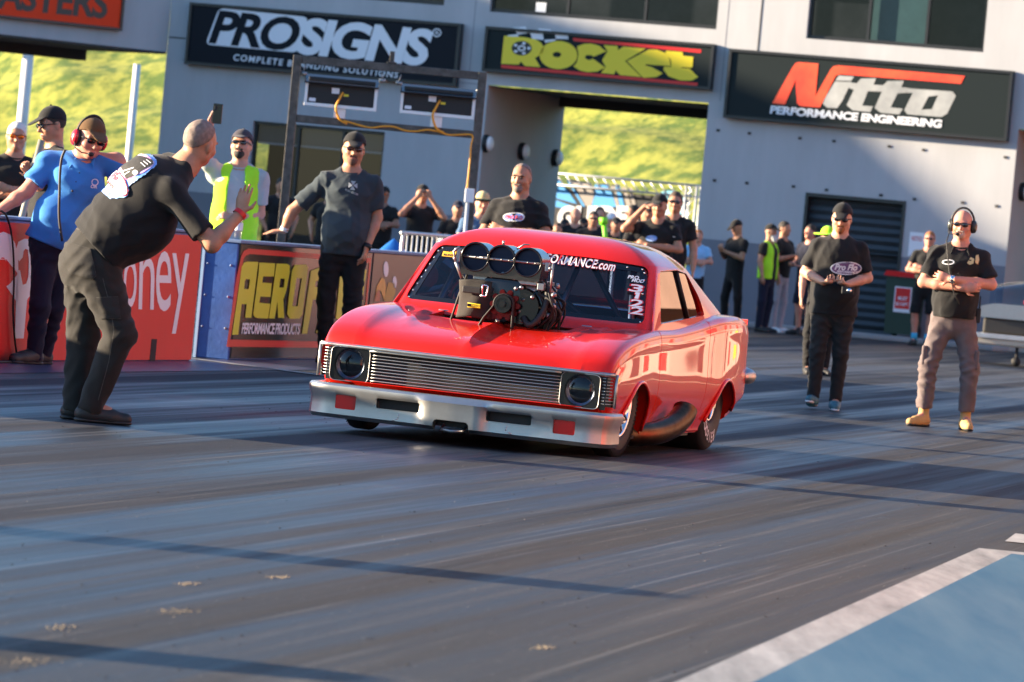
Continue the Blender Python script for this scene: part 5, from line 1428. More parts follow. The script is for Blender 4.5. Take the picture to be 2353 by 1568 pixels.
M['lip'] = mat('lips', (.40, .13, .11), .5); M['eye'] = mat('eye', (.03, .02, .018), .2)

def nrm(v): v = A3(v); return v / np.linalg.norm(v)
def rotm(yaw=0, pitch=0, roll=0):
    """head rotation: yaw turns the face (+ = to the person's left / +x), pitch + looks down"""
    return np.array(Matrix.Rotation(R(yaw), 3, 'Z') @ Matrix.Rotation(R(pitch), 3, 'X') @ Matrix.Rotation(R(roll), 3, 'Y'))
POSES = {
 'down': lambda s: ((s * .25, .02, 1.17), (s * .27, -.06, .93), (0, -.2, -1), (-s, 0, 0), 28),
 'front': lambda s: ((s * .27, .02, 1.17), (s * .10, -.24, 1.10), (-s * .55, -.8, .1), (0, .2, 1), 55),
 'phone': lambda s: ((s * .23, -.05, 1.16), (s * .06, -.28, 1.25), (-s * .35, -.55, .7), (0, .6, .6), 50),
 'camera': lambda s: ((s * .30, -.20, 1.36), (s * .09, -.19, 1.62), (-s * .4, -.1, .9), (0, .3, -.2), 60),
 'pocket': lambda s: ((s * .30, .05, 1.18), (s * .22, -.08, .98), (-s * .2, -.2, -1), (-s, 0, 0), 20),
}
def crossed(s):
    return ((-.275, -.07, 1.17), (.05, -.225, 1.155), (.97, .0, .12), (0, 1, 0), 35) if s < 0 else ((.275, -.07, 1.20), (-.06, -.262, 1.215), (-.95, .12, .2), (0, 1, 0), 30)
POSES['crossed'] = crossed
def standing(arms='down', stance=.10, lean=0.0):
    J = dict(pelvis=(0, .0, .93), waist=(0, .0, 1.08), chest=(0, .0, 1.30), neck=(0, .015, 1.485), headp=(0, .0, 1.575))
    for s, k in ((-1, 'R'), (1, 'L')):
        J['sh' + k] = (s * .180, .012, 1.412); J['hip' + k] = (s * .085, 0, .92); J['knee' + k] = (s * (.085 + stance) / 1.5, -.015, .50); J['ank' + k] = (s * stance, .02, .085); J['toe' + k] = (s * (stance + .03), -.17, .0)
        p = arms if isinstance(arms, str) else arms[k]
        p = POSES[p](s) if isinstance(p, str) else p
        J['el' + k], J['wr' + k], J['hd' + k], J['hn' + k], J['cu' + k] = p
    return J

def person(label, J, loc=(0, 0, 0), rz=0.0, h=1.78, vox=.014, tone='tan', shirt=BLK, pants=BLK, shorts=False, shoe='shoe_black', cap=None, capdir=None, hair=None, hairline=(-.055, 1.715), glasses=None, beard=None, beardlen=0.0, extra=(), belly=.0, bellyc=None, wide=1.0, headrot=(0, 0, 0), headset=None, vest=None, polo=False, hem=.86, baggy=1.0, seed=0, group=None, cuff=0.0, socks=None, eyes=False, hat=None, bald=False, tuck=False, sleeve=.62, brim=True, hemcut=None, waistcut=None):
    J = {k: (A3(v) if not k.startswith('cu') else v) for k, v in J.items()}
    sc = h / 1.78
    lat = nrm(J['shL'] - J['shR']); upv = nrm(J['neck'] - J['pelvis']); frn = nrm(np.cross(lat, upv))
    Rh = rotm(*headrot)
    HP = J['headp']
    def hp(x, y, z): return HP + Rh @ np.array((x, y, z - 1.575))
    # ---- skin: one continuous body
    b = Sdf(vox); fr = max(.0082, vox * .62)
    b.cone(J['pelvis'], .145 * wide, J['waist'], .135 * wide, .05, frn, 1.35); b.cone(J['waist'], .135 * wide, J['chest'], .15 * wide, .05, frn, 1.4)
    b.cone(J['shR'] - upv * .02, .050, J['shL'] - upv * .02, .050, .05)
    for s, k in ((-1, 'R'), (1, 'L')): b.cone(J['neck'] + lat * s * .03 - upv * .005, .045, J['sh' + k], .048, .03)
    b.cone(J['chest'], .12, J['neck'] - upv * .04, .08, .06, frn, 1.3)
    b.cone(J['neck'] - upv * .03, .066 * (wide * .5 + .5), hp(0, .018, 1.60), .060 * (wide * .4 + .6), .03)
    b.ell(hp(0, .014, 1.690), (.077, .096, .092), Rh, .03)
    b.ell(hp(0, -.028, 1.645), (.064, .064, .088), Rh, .03)
    b.cone(hp(0, -.022, 1.620), .058, hp(0, -.062, 1.578), .030, .03)
    b.cone(hp(.045, .0, 1.60), .025, hp(-.045, .0, 1.60), .025, .03)
    if vox < .013:
        b.cone(hp(0, -.086, 1.672), .009, hp(0, -.112, 1.634), .0125, .012); b.ell(hp(0, -.100, 1.630), (.018, .014, .010), Rh, .01)
        for s in (1, -1):
            b.ell(hp(s * .030, -.082, 1.688), (.026, .012, .008), Rh, .012)
            b.ell(hp(s * .031, -.096, 1.668), (.017, .012, .010), Rh, .010, sub=True)
            b.ell(hp(s * .040, -.060, 1.635), (.026, .026, .022), Rh, .02)
        b.ell(hp(0, -.092, 1.600), (.025, .012, .006), Rh, .008); b.ell(hp(0, -.100, 1.6045), (.022, .010, .0025), Rh, .005, sub=True)
        b.ell(hp(0, -.088, 1.582), (.018, .014, .012), Rh, .015)
    else:
        b.cone(hp(0, -.088, 1.668), .010, hp(0, -.112, 1.636), .014, .012)
    for s in (1, -1): b.ell(hp(s * .079, .012, 1.655), (max(.010, vox * .8), .020, .032), Rh, .01)
    for s, k in ((-1, 'R'), (1, 'L')):
        b.cone(J['sh' + k], .056, J['el' + k], .044, .03); ew = J['wr' + k] - J['el' + k]
        b.cone(J['el' + k], .044, J['el' + k] + ew * .35, .043, .02); b.cone(J['el' + k] + ew * .35, .043, J['wr' + k], .028, .02)
        d = nrm(J['hd' + k]); n = A3(J['hn' + k]); n = nrm(n - d * (n @ d)); l = np.cross(d, n); cu = R(J['cu' + k])
        if k == 'R': l = -l
        w_ = J['wr' + k]
        b.cone(w_ - d * .01, .030, w_ + d * .075, .041, .015, n, 2.4)
        for q, (off, ln) in enumerate(zip((.031, .0105, -.0105, -.030), (.068, .078, .072, .056))):
            p0 = w_ + d * (.088 - .006 * abs(q - 1.3)) + l * off
            d1 = nrm(d * math.cos(cu * .7) + n * math.sin(cu * .7) + l * off * (.0 if cu > .6 else 2.2)); d2 = nrm(d * math.cos(cu * 1.7) + n * math.sin(cu * 1.7) + l * off * (.0 if cu > .6 else 1.5))
            b.cone(p0 - d * .012, fr * 1.08, p0 + d1 * ln * .52, fr, .006); b.cone(p0 + d1 * ln * .52, fr, p0 + d1 * ln * .52 + d2 * ln * .5, fr * .86, .005)
        t0 = w_ + d * .022 + l * .024; t1 = t0 + nrm(d * .55 + l * .75 + n * .25) * .042; t2 = t1 + nrm(d * .9 + l * .25 + n * .35) * .036
        b.cone(t0, fr * 1.5, t1, fr * 1.2, .012); b.cone(t1, fr * 1.15, t2, fr * .95, .006)
        kn, an = J['knee' + k], J['ank' + k]
        b.cone(J['hip' + k], .080, kn, .054, .03); cf = kn + (an - kn) * .3 + A3((0, .018, 0)); b.cone(kn, .050, cf, .054, .02); b.cone(cf, .052, an, .036, .03)
        fd = nrm(J['toe' + k] - an * A3((1, 1, 0))); b.cone(an, .036, an + fd * .10 - A3((0, 0, .035)), .035, .02)
    me = b.mesh('person')
    o = link('person', me, None, (skin(tone),)); o.location = loc; o.rotation_euler = (0, 0, R(rz)); o.scale = (sc, sc, sc)
    tag(o, label, 'person', group)
    # ---- shirt
    if shirt is not None:
        c = Sdf(max(vox, .0085)); c.disp = folds(seed, .015 if vox < .0135 else .008, lo=.07, hi=.22)
        hemz = J['pelvis'] - upv * (.93 - hem) if True else None
        c.cone(hemz, .174 * wide, J['waist'], .165 * wide, .05, frn, 1.32); c.cone(J['waist'], .165 * wide, J['chest'], .172 * wide, .06, frn, 1.34)
        for ec, er in extra: c.ell(ec, er, np.stack([lat, -frn, upv], 1), .08)
        if bellyc is not None: c.ell(bellyc[0], bellyc[1], np.stack([lat, -frn, upv], 1), .09)
        elif belly: c.ell((J['waist'] * .55 + J['pelvis'] * .45) + frn * (.05 + belly * .45), (.155 * wide, .10 + belly * .5, .155), np.stack([lat, -frn, upv], 1), .06)
        c.cone(J['shR'] - upv * .015, .064, J['shL'] - upv * .015, .064, .05)
        for s, k in ((-1, 'R'), (1, 'L')): c.cone(J['neck'] + lat * s * .045 - upv * .012, .050, J['sh' + k], .060, .04)
        c.cone(J['chest'], .15, J['neck'] - upv * .05, .085, .06, frn, 1.25)
        for s in (1, -1): c.ell(J['chest'] + lat * s * .07 * wide + frn * .065 + upv * .03, (.08, .05, .07), np.stack([lat, -frn, upv], 1), .05)
        for k in 'RL':
            e = J['sh' + k] + (J['el' + k] - J['sh' + k]) * sleeve; dd = nrm(J['el' + k] - J['sh' + k])
            c.cone(J['sh' + k] - upv * .004, .066, e + dd * .05, .074, .04, cut=[(e, dd)])
        c.cone(J['neck'] + upv * .02 + frn * .03, .062, J['neck'] + upv * .12 + frn * .03, .095, .012, sub=True)
        c.cuts.append((hemz + upv * .02 if hemcut is None else hemcut[0], -upv if hemcut is None else hemcut[1]))
        c.cuts.append((J['neck'] + upv * .05, upv))
        sm = link('shirt', c.mesh('shirt'), o, (shirt,))
        if vox < .0105:
            tt_ = [J['neck'] + lat * math.cos(a) * .070 - frn * (math.sin(a) * .062 - .012) + upv * (.012 + .026 * math.sin(a)) for a in np.linspace(0, 2 * math.pi, 25)[:-1]]
            m = MB(); m.tube([tuple(p) for p in tt_], .0085, 6, closed=True); m.build('collar_band', shirt, sm)
        if polo:
            q = Sdf(.007); cc = J['neck'] - upv * .012
            for a in np.linspace(-1, 1, 15):
                an = a * 2.5 + math.pi / 2
                p0 = cc + lat * math.cos(an) * .083 - frn * math.sin(an) * .075 + upv * (.022 * math.sin(an))
                q.cone(p0 + upv * .015, .009, p0 - upv * .025 + (p0 - cc) * .28, .008, .012)
            for s in (1, -1): q.cone(cc + lat * s * .055 + frn * .068 + upv * .005, .010, cc + lat * s * .075 + frn * .105 - upv * .055, .007, .012, frn, 1.5)
            link('collar', q.mesh('collar'), sm, (shirt,))
            bt = MB()
            for i in range(3): bt.ball(tuple(J['neck'] + frn * (.115 + i * .012) - upv * (.10 + .06 * i)), .007, seg=8)
            bt.build('button', M['shoe_black'], sm)
    if vest is not None:
        c = Sdf(max(vox, .009)); c.disp = folds(seed + 9, .006)
        c.cone(J['pelvis'] - upv * .03, .198 * wide, J['waist'], .186 * wide, .05, frn, 1.25); c.cone(J['waist'], .186 * wide, J['chest'], .190 * wide, .06, frn, 1.25)
        c.cone(J['shR'] * .85 + J['shL'] * .15 - upv * .015, .070, J['shL'] * .85 + J['shR'] * .15 - upv * .015, .070, .05)
        for s, k in ((-1, 'R'), (1, 'L')): c.cone(J['neck'] + lat * s * .05 - upv * .01, .056, J['sh' + k] - lat * s * .03, .068, .04)
        c.cone(J['chest'] + upv * .25 + frn * .3, .075, J['pelvis'] - upv * .2 + frn * .3, .085, .01, flat=frn, fs=.25, sub=True)
        c.cone(J['neck'] - upv * .02, .07, J['neck'] + upv * .2, .10, .01, sub=True)
        for k in 'RL': c.cone(J['sh' + k] + (J['sh' + k] - J['chest']) * .35 - upv * .06, .085, J['sh' + k] + (J['sh' + k] - J['chest']) * .6 - upv * .22, .07, .01, sub=True)
        c.cuts.append((J['pelvis'] - upv * .05, -upv)); vs = link('vest', c.mesh('vest'), o, (vest,))
    # ---- trousers or shorts
    c = Sdf(max(vox, .0095)); c.disp = folds(seed + 3, .012 if vox < .0135 else .007, dirs=(0, 0, 1.0), lo=.05, hi=.14)
    c.cone(J['pelvis'] + upv * .06, .150 * wide, J['pelvis'] - A3((0, 0, .03)), .153 * wide, .05, frn, 1.25)
    for k in 'RL':
        hp_, kn, an = J['hip' + k], J['knee' + k], J['ank' + k]
        c.cone(hp_ - A3((0, 0, .03)), .095 * wide, kn, .071 * baggy, .04)
        if not shorts: c.cone(kn, .072 * baggy, an - A3((0, 0, .03)), .058 * baggy, .03, cut=[(an - A3((0, 0, .035 - cuff)), nrm(an - kn))])
        else: c.cone(kn + (hp_ - kn) * .3, .088, kn - A3((0, 0, .02)), .09, .03, cut=[(kn, A3((0, 0, -1)))])
    if shorts: c.cuts.append((A3((0, 0, J['kneeR'][2] + .0)), A3((0, 0, -1))))
    c.cuts.append((J['pelvis'] + upv * .10, upv))
    tr = link('shorts' if shorts else 'trousers', c.mesh('trousers'), o, (pants,))
    # ---- shoes
    for k in 'RL':
        an = J['ank' + k]; g = A3((an[0], an[1], J['toe' + k][2])); t = J['toe' + k]; fd = nrm((t - an) * A3((1, 1, 0)))
        z0 = g[2]; up = A3((0, 0, 1)); tilt = A3((0, 0, 0))
        c = Sdf(max(vox * .8, .007)); heel = A3((an[0], an[1], z0)) - fd * .035; toe = heel + fd * .235
        if k + 'lift' in J: toe = toe + A3(J[k + 'lift'])
        c.cone(heel + up * .045, .042, toe + up * .032, .034, .03); c.cone(heel + fd * .05 + up * .055, .044, heel + fd * .15 + up * .04, .042, .03); c.cone(heel + up * .05 + fd * .03, .042, A3((an[0], an[1], z0 + (.19 if shoe == 'tanboot' else .10))) + fd * .0, .044, .03)
        if k + 'lift' not in J: c.cuts.append((A3((0, 0, z0 + .012)), A3((0, 0, -1))))
        so_ = link('shoe', c.mesh('shoe'), o, (M[shoe],))
        if vox < .02:
            c = Sdf(.008); c.cone(heel + up * .012, .044, toe + up * .012, .038, .02, up, 2.6); c.cuts.append((A3((0, 0, z0 + .001)), A3((0, 0, -1)))) if k + 'lift' not in J else None
            link('sole', c.mesh('sole'), so_, (M['shoe_black'] if shoe in ('shoe_black',) else (M['rubber'] if shoe == 'tanboot' else M['shoe_white']),))
        if socks is not None:
            c = MB(); c.tube([tuple(A3((an[0], an[1], z0 + .09))), tuple(an + (J['knee' + k] - an) * .28)], .05, 12); c.build('sock', socks, o)
    # ---- head things
    def hm(m):   # mesh builder in head space -> local
        for v in m.bm.verts: v.co = Vector(hp(*v.co))
        return m
    if cap is not None:
        c = Sdf(max(.0065, vox * .7)); c.ell(hp(0, .010, 1.705), (.090, .108, .098), Rh, .01, cut=[(hp(0, -.02, 1.712), -(Rh @ nrm((0, .30, 1))))])
        if brim: c.cone(hp(0, -.085, 1.722), .062, hp(0, -.150, 1.700), .048, .012, Rh @ nrm((0, -.35, 1)), 7.0 if vox < .013 else 4)
        co = link('cap', c.mesh('cap'), o, (cap,))
        if vox < .013:
            t = MB(); t.ball((0, .012, 1.806), .008, seg=8); hm(t).build('cap_button', cap, co)
    if hat is not None:
        c = Sdf(.010); c.ell(hp(0, .01, 1.725), (.088, .105, .095), Rh, .01, cut=[(hp(0, 0, 1.715), -(Rh @ nrm((0, 0, 1))))]); ho = link('sun_hat', c.mesh('hat'), o, (hat[0],))
        c = Sdf(.010); c.ell(hp(0, .0, 1.712), (.175, .19, .016), Rh, .01); link('brim', c.mesh('brim'), ho, (hat[1],))
    if hair is not None:
        c = Sdf(max(.0065, vox * .7)); nn = nrm((0, .75, .66)); 
        c.ell(hp(0, .016, 1.693), (.082, .1005, .0975), Rh, .01, cut=[(hp(0, hairline[0], hairline[1]), -(Rh @ nn))]); c.disp = folds(seed + 5, .003, lo=.02, hi=.05)
        link('hair', c.mesh('hair'), o, (hair,))
    if beard is not None:
        c = Sdf(max(.006, vox * .7)); 
        c.cone(hp(0, -.022, 1.616), .0655, hp(0, -.066 - beardlen * .2, 1.578 - beardlen), .040, .03, cut=[(hp(0, -.05, 1.614), Rh @ nrm((0, .25, 1))), (hp(0, .02, 1.60), Rh @ nrm((0, 1, 0)))])
        c.cone(hp(.026, -.094, 1.612), .009, hp(-.026, -.094, 1.612), .009, .01); c.ell(hp(0, -.108, 1.600), (.021, .022, .0065), Rh, .004, sub=True)
        link('beard', c.mesh('beard'), o, (beard,))
    if glasses is not None:
        m = MB()
        for s in (1, -1): m.ball((s * .033, -.098, 1.668), 1, .030, .012, .019, 14)
        hm(m); go = m.build('sunglasses', glasses, o)
        m = MB()
        m.tube([(-.06, -.092, 1.676), (-.03, -.106, 1.680), (0, -.110, 1.677), (.03, -.106, 1.680), (.06, -.092, 1.676)], .004, 6)
        for s in (1, -1): m.tube([(s * .06, -.090, 1.676), (s * .079, -.04, 1.674), (s * .084, .02, 1.668)], .004, 6)
        hm(m); m.build('glasses_frame', M['black'], go)
    elif eyes:
        for s in (1, -1):
            m = MB(); m.ball((s * .031, -.0825, 1.667), .0115, seg=10); hm(m); m.build('eye', M['eye'], o)
            m = MB(); m.tube([(s * .014, -.100, 1.684), (s * .032, -.098, 1.690), (s * .052, -.082, 1.684)], .0045, 5); hm(m); m.build('eyebrow', M['hair_dark'], o)
    if vox < .013 and not beardlen:
        m = MB(); m.ball((0, -.0985, 1.5975), 1, .020, .007, .0045, 10); hm(m); m.build('lips', M['lip'], o)
    if headset is not None:
        m = MB(); m.tube([(.094 * math.cos(a), .012, 1.675 + (.135 if cap or hair else .128) * math.sin(a)) for a in np.linspace(R(-5), R(185), 22)], .009, 8); hm(m); hs = m.build('headset', M['black'], o)
        for s in (1, -1):
            m = MB(); m.ball((s * .097, .006, 1.655), 1, .026, .040, .052, 16); hm(m); m.build('ear_cup', headset, hs)
            m = MB(); m.ball((s * .085, .004, 1.655), 1, .018, .044, .055, 14); hm(m); m.build('ear_cushion', M['black'], hs)
        m = MB(); m.tube([(-.105, -.01, 1.64), (-.105, -.05, 1.60), (-.075, -.095, 1.585), (-.03, -.12, 1.59)], .0045, 6); hm(m); m.build('mic_boom', M['black'], hs)
        m = MB(); m.ball((-.022, -.122, 1.59), 1, .022, .014, .014, 10); hm(m); m.build('microphone', M['black'], hs)
    return o

def child(o, nm): return [c for c in o.children if c.name.split('.')[0] == nm][0]
def decal(name, target, data, m, root, off=.004, k=1):
    """lay a flat shape, given in picture pixels, onto the cloth of a person"""
    bpy.context.view_layer.update()
    mwt = target.matrix_world; me = target.data
    bv = BVHTree.FromPolygons([mwt @ v.co for v in me.vertices], [p.vertices[:] for p in me.polygons])
    inv = mwt.inverted(); org = Vector((0, 0, CAMH)); out = []; ok = []
    for c in data[0]:
        rx, rd = ray(*c); d = Vector((rx, 1, -rd)).normalized(); h_ = bv.ray_cast(org, d)
        ok.append(h_[0] is not None); out.append(inv @ (h_[0] + h_[1] * off * k - d * .002) if h_[0] is not None else Vector())
    fs = [f for f in data[1] if all(ok[i] for i in f)]
    me2 = bpy.data.meshes.new(name); me2.from_pydata(out, [], fs); me2.polygons.foreach_set('use_smooth', np.ones(len(fs), bool))
    return link(name, me2, target, (m,))
def fill(loop, step=2.5, jag=0.0, seed=0):
    """polygon cut into small cells so that it can follow a curved surface"""
    xs = [p[0] for p in loop]; ys = [p[1] for p in loop]; r = random.Random(seed)
    def ins(x, y):
        c = False
        for (x0, y0), (x1, y1) in zip(loop, loop[1:] + loop[:1]):
            if (y0 > y) != (y1 > y) and x < (x1 - x0) * (y - y0) / (y1 - y0) + x0: c = not c
        return c
    co, fc, ix = [], [], {}
    nx, ny = int((max(xs) - min(xs)) / step) + 2, int((max(ys) - min(ys)) / step) + 2
    def vid(i, j):
        if (i, j) not in ix: ix[i, j] = len(co); co.append((min(xs) + i * step, min(ys) + j * step))
        return ix[i, j]
    for i in range(nx):
        for j in range(ny):
            x, y = min(xs) + (i + .5) * step, min(ys) + (j + .5) * step
            if ins(x + r.uniform(-jag, jag), y + r.uniform(-jag, jag)): fc.append((vid(i, j), vid(i + 1, j), vid(i + 1, j + 1), vid(i, j + 1)))
    return co, fc
# ------------------------------------------------------------------ the cast
def px_joint(Y):
    return lambda px, py, dy=0.0: at(px, py, Y + dy)
def LPX(loc, rz, h, Y):
    """picture pixel -> person's local coordinates"""
    c, s = math.cos(-R(rz)), math.sin(-R(rz)); k = 1.78 / h
    def f(px, py, dy=0.0):
        p = at(px, py, Y + dy); x, y, z = p.x - loc[0], p.y - loc[1], p.z - loc[2]
        return ((c * x - s * y) * k, (s * x + c * y) * k, z * k)
    return f
# A: big man bending over, seen from behind, right hand raised
YA = 30.35; j = px_joint(YA)
ra = G(235, 972); ra = Vector((ra.x, YA, 0))
def LA(px, py, dy=0.0): p = j(px, py, dy); return (p.x - ra.x, p.y - YA, p.z)
JA = dict(pelvis=LA(214, 583, .02), waist=LA(272, 520, .0), chest=LA(345, 448, .0), neck=LA(432, 375, .02), headp=LA(449, 366, .03),
          shR=LA(395, 440, -.17), shL=LA(388, 385, .20), elR=LA(487, 562, -.24), wrR=LA(551, 492, -.16), elL=LA(385, 470, .26), wrL=LA(305, 520, .26),
          hipR=LA(226, 610, -.07), hipL=LA(198, 605, .11), kneeR=LA(276, 768, -.09), kneeL=LA(190, 775, .12), ankR=LA(205, 930, -.05), ankL=LA(172, 930, .12),
          toeR=(0, 0, 0), toeL=(0, 0, 0), hdR=(.13, .1, 1), hnR=(.45, .85, 0), cuR=8, hdL=(-.3, .1, -.9), hnL=(.8, .3, 0), cuL=30)
for k in 'RL': JA['toe' + k] = (JA['ank' + k][0] + .17, JA['ank' + k][1] + .03, 0.0)
PA = person('bending man in black T-shirt with a colourful back print, one palm raised', JA, ra, vox=.0062, tone='tan', shirt=BLK, pants=GPANT, hair=M['hair_grey'], hairline=(.045, 1.67), headrot=(146, 6, -10), extra=((LA(322, 424, .02), (.19, .13, .17)), (LA(262, 500, .02), (.17, .13, .15))), bellyc=(LA(338, 535, 0), (.17, .12, .18)), wide=1.32, baggy=1.20, sleeve=.80, seed=1, hem=.95)
wb = MB(); w_ = A3(JA['wrR']); d_ = nrm(A3(JA['wrR']) - A3(JA['elR'])); wb.tube([tuple(w_ - d_ * .012), tuple(w_ + d_ * .012)], .037, 16, cap=False); wb.build('wristband', M['print_red'], PA)
sh = child(PA, 'shirt')
def Z7(x, y): return ((350 + x / 5.2257) / 1.7408, (550 + y / 5.2257) / 1.7408)
z7 = lambda pts: [Z7(*p) for p in pts]
def jag(pts, n=5, amp=16, seed=2):
    r = random.Random(seed); out = []
    for a, b_ in zip(pts, pts[1:] + pts[:1]):
        for k in range(n): t = k / n; out.append((a[0] + (b_[0] - a[0]) * t + r.uniform(-amp, amp), a[1] + (b_[1] - a[1]) * t + r.uniform(-amp, amp)))
    return out
M['pr_blue'] = mat('print_blue_splash', (.05, .25, .75), .8, col2=(.45, .60, .90), vscale=14); M['pr_pink'] = mat('print_pink_white', (.75, .70, .85), .8, col2=(.75, .25, .55), vscale=22); M['pr_engine'] = mat('print_engine', (.012, .012, .012), .8, col2=(.035, .034, .034), vscale=60); M['pr_white'] = mat('print_white_ink', (.72, .72, .74), .8); M['pr_red'] = mat('print_red_ink', (.60, .05, .08), .8)
decal('back_print', sh, fill(z7(jag([(640, 520), (880, 370), (1100, 335), (1300, 345), (1430, 470), (1450, 560), (1380, 650), (1200, 780), (1000, 930), (880, 1020), (860, 1230), (640, 1290), (480, 1290), (240, 1080), (170, 985), (420, 720)])), 1.2), M['pr_blue'], PA, k=1)
decal('back_print', sh, fill(z7([(640, 540), (900, 385), (1080, 350), (1250, 395), (1400, 540), (1370, 620), (1180, 740), (830, 900), (420, 980), (300, 960), (420, 730)]), 1.2), M['pr_pink'], PA, k=1.6)
decal('back_print', sh, fill(z7([(650, 510), (760, 440), (980, 390), (1200, 430), (1360, 500), (1380, 580), (1320, 620), (1160, 700), (1010, 800), (820, 890), (760, 720), (700, 620)]), 1.2), M['pr_engine'], PA, k=2.2)
for i, (a, b_) in enumerate([((860, 420), (960, 540)), ((900, 410), (1000, 530)), ((940, 400), (1040, 520)), ((1130, 560), (1220, 640)), ((1180, 530), (1270, 600)), ((1240, 500), (1330, 570)), ((800, 800), (910, 730)), ((780, 730), (990, 660))]):
    dx, dy = b_[0] - a[0], b_[1] - a[1]; l = math.hypot(dx, dy); nx, ny = -dy / l * 9, dx / l * 9
    decal('print_line', sh, curve_mesh([z7([(a[0] + nx, a[1] + ny), (b_[0] + nx, b_[1] + ny), (b_[0] - nx, b_[1] - ny), (a[0] - nx, a[1] - ny)])]), M['pr_white'], PA, k=2.8)
decal('print_line', sh, fill(z7(ellipse(1020, 755, 60, 52, 16)), 1.0), mat('print_grey_ink', (.35, .35, .36), .8), PA, k=2.8)
def band(cx, cy, rx, ry, rot, n=40):
    c, s = math.cos(rot), math.sin(rot); return [(cx + rx * math.cos(t) * c - ry * math.sin(t) * s, cy + rx * math.cos(t) * s + ry * math.sin(t) * c) for t in np.linspace(0, 2 * math.pi, n + 1)[:-1]]
ro = math.radians(54)
decal('print_oval', sh, fill(z7(band(610, 910, 385, 165, ro)), 1.0), M['pr_red'], PA, k=2.6)
decal('print_oval', sh, fill(z7(band(610, 910, 368, 150, ro)), 1.0), M['pr_white'], PA, k=3.2)
decal('print_oval', sh, fill(z7(band(610, 905, 330, 112, ro)), 1.0), M['pr_pink'], PA, k=3.8)
decal('print_oval', sh, fill(z7(band(700, 1050, 120, 80, ro)), 1.0), M['pr_blue'], PA, k=4.2)
decal('lettering', sh, text_fit('Pro Flo', Z7(420, 760), Z7(640, 930), Z7(520, 660), .04), M['pr_red'], PA, k=4.8)
decal('lettering', sh, text_fit('PERFORMANCE', Z7(350, 850), Z7(560, 1110), Z7(400, 815), .05), M['pr_engine'], PA, k=4.8)

tA = child(PA, 'trousers')
M['thread'] = mat('pale_seam_thread', (.10, .09, .08), .9)
def seam(pts, wd=.9, closed=False, tgt=tA, m=None, root=PA, nm='seam'):
    ls = []
    for a, b_ in zip(pts, pts[1:] + (pts[:1] if closed else [])):
        n_ = max(1, int(math.dist(a, b_) / 6))
        for k in range(n_):
            p = (a[0] + (b_[0] - a[0]) * k / n_, a[1] + (b_[1] - a[1]) * k / n_); q = (a[0] + (b_[0] - a[0]) * (k + 1) / n_, a[1] + (b_[1] - a[1]) * (k + 1) / n_)
            l = math.dist(p, q) or 1; nx, ny = -(q[1] - p[1]) / l * wd / 2, (q[0] - p[0]) / l * wd / 2
            ls.append(([(p[0] + nx, p[1] + ny), (q[0] + nx, q[1] + ny), (q[0] - nx, q[1] - ny), (p[0] - nx, p[1] - ny)], [(0, 1, 2, 3)]))
    return decal(nm, tgt, merge(*ls), m or M['thread'], root, off=.003)
pk = [(148, 556), (208, 572), (221, 634), (213, 642), (163, 628), (155, 618)]
decal('back_pocket', tA, fill(pk, 1.2), cloth('pocket_canvas', (.028, .026, .024)), PA, off=.006)
seam(pk, 1.0, True, nm='pocket_outline')
pk2 = [(222, 684), (270, 682), (277, 733), (231, 732)]
decal('cargo_pocket', tA, fill(pk2, 1.2), cloth('pocket_canvas', (.028, .026, .024)), PA, off=.007)
seam(pk2, 1.0, True, nm='pocket_outline'); seam([(224, 694), (272, 692)], .9, nm='pocket_outline')
seam([(139, 516), (200, 533), (262, 575), (318, 622)], 1.0, nm='waistband_seam'); seam([(236, 640), (252, 700), (262, 760), (250, 830), (225, 920)], .9, nm='side_seam')
# B: race official in blue polo with red headset
YBp = 39.3; lb = at(92, 838, YBp); lb = Vector((lb.x, YBp, 0)); f = LPX(lb, 0, 1.98, YBp)
JB = standing('down'); JB.update(pelvis=f(120, 545), waist=f(145, 495), chest=f(178, 420), neck=f(196, 362), headp=f(198, 351, -.06), shR=f(112, 372), shL=f(268, 372, .05), elR=f(62, 440, -.05), wrR=f(-8, 489, -.1), elL=f(285, 470, .1), wrL=f(250, 540, 0),
    hdR=(-1, -.1, -.12), hnR=(0, 0, -1), cuR=10, hipR=f(105, 560), hipL=f(150, 562, .1), kneeR=f(92, 700, -.05), kneeL=f(125, 705, .1), ankR=f(78, 812), ankL=f(100, 812, .25), toeR=(-.22, -.2, 0), toeL=(.0, -.15, 0))
for k in 'RL': JB['toe' + k] = (JB['ank' + k][0] - .10, JB['ank' + k][1] - .16, 0.0)
PB_ = person('older man in royal blue polo, brown cap and red ear defenders by red barrier', JB, lb, 0, 1.98, .0075, 'pink', BLUE, NAVY, cap=M['brown_cap'], glasses=M['shades'], headset=mat('red_ear_cup', (.60, .015, .03), .25, coat=.5), polo=True, headrot=(28, 12, 6), wide=.93, baggy=.9, belly=.01, seed=2, sleeve=.72)
sb = child(PB_, 'shirt'); o = MB()
cp = [at(px, py, YBp - .42) for px, py in ((150, 345), (142, 365), (138, 400), (137, 440), (136, 500), (143, 555))]
o.tube(cat([(Matrix.Rotation(0, 3, 'Z') @ (p - lb)) / (1.98 / 1.78) for p in cp], 5), .009, 6); o.build('headset_cord', M['black'], PB_)
decal('logo', sb, curve_mesh([ellipse(218, 419, 8, 8), ellipse(218, 419, 6, 6)]), M['print_white'], PB_); decal('lettering', sb, text_fit('OR', (208, 432), (222, 433), (209, 425), .03), M['print_white'], PB_, k=1.5)

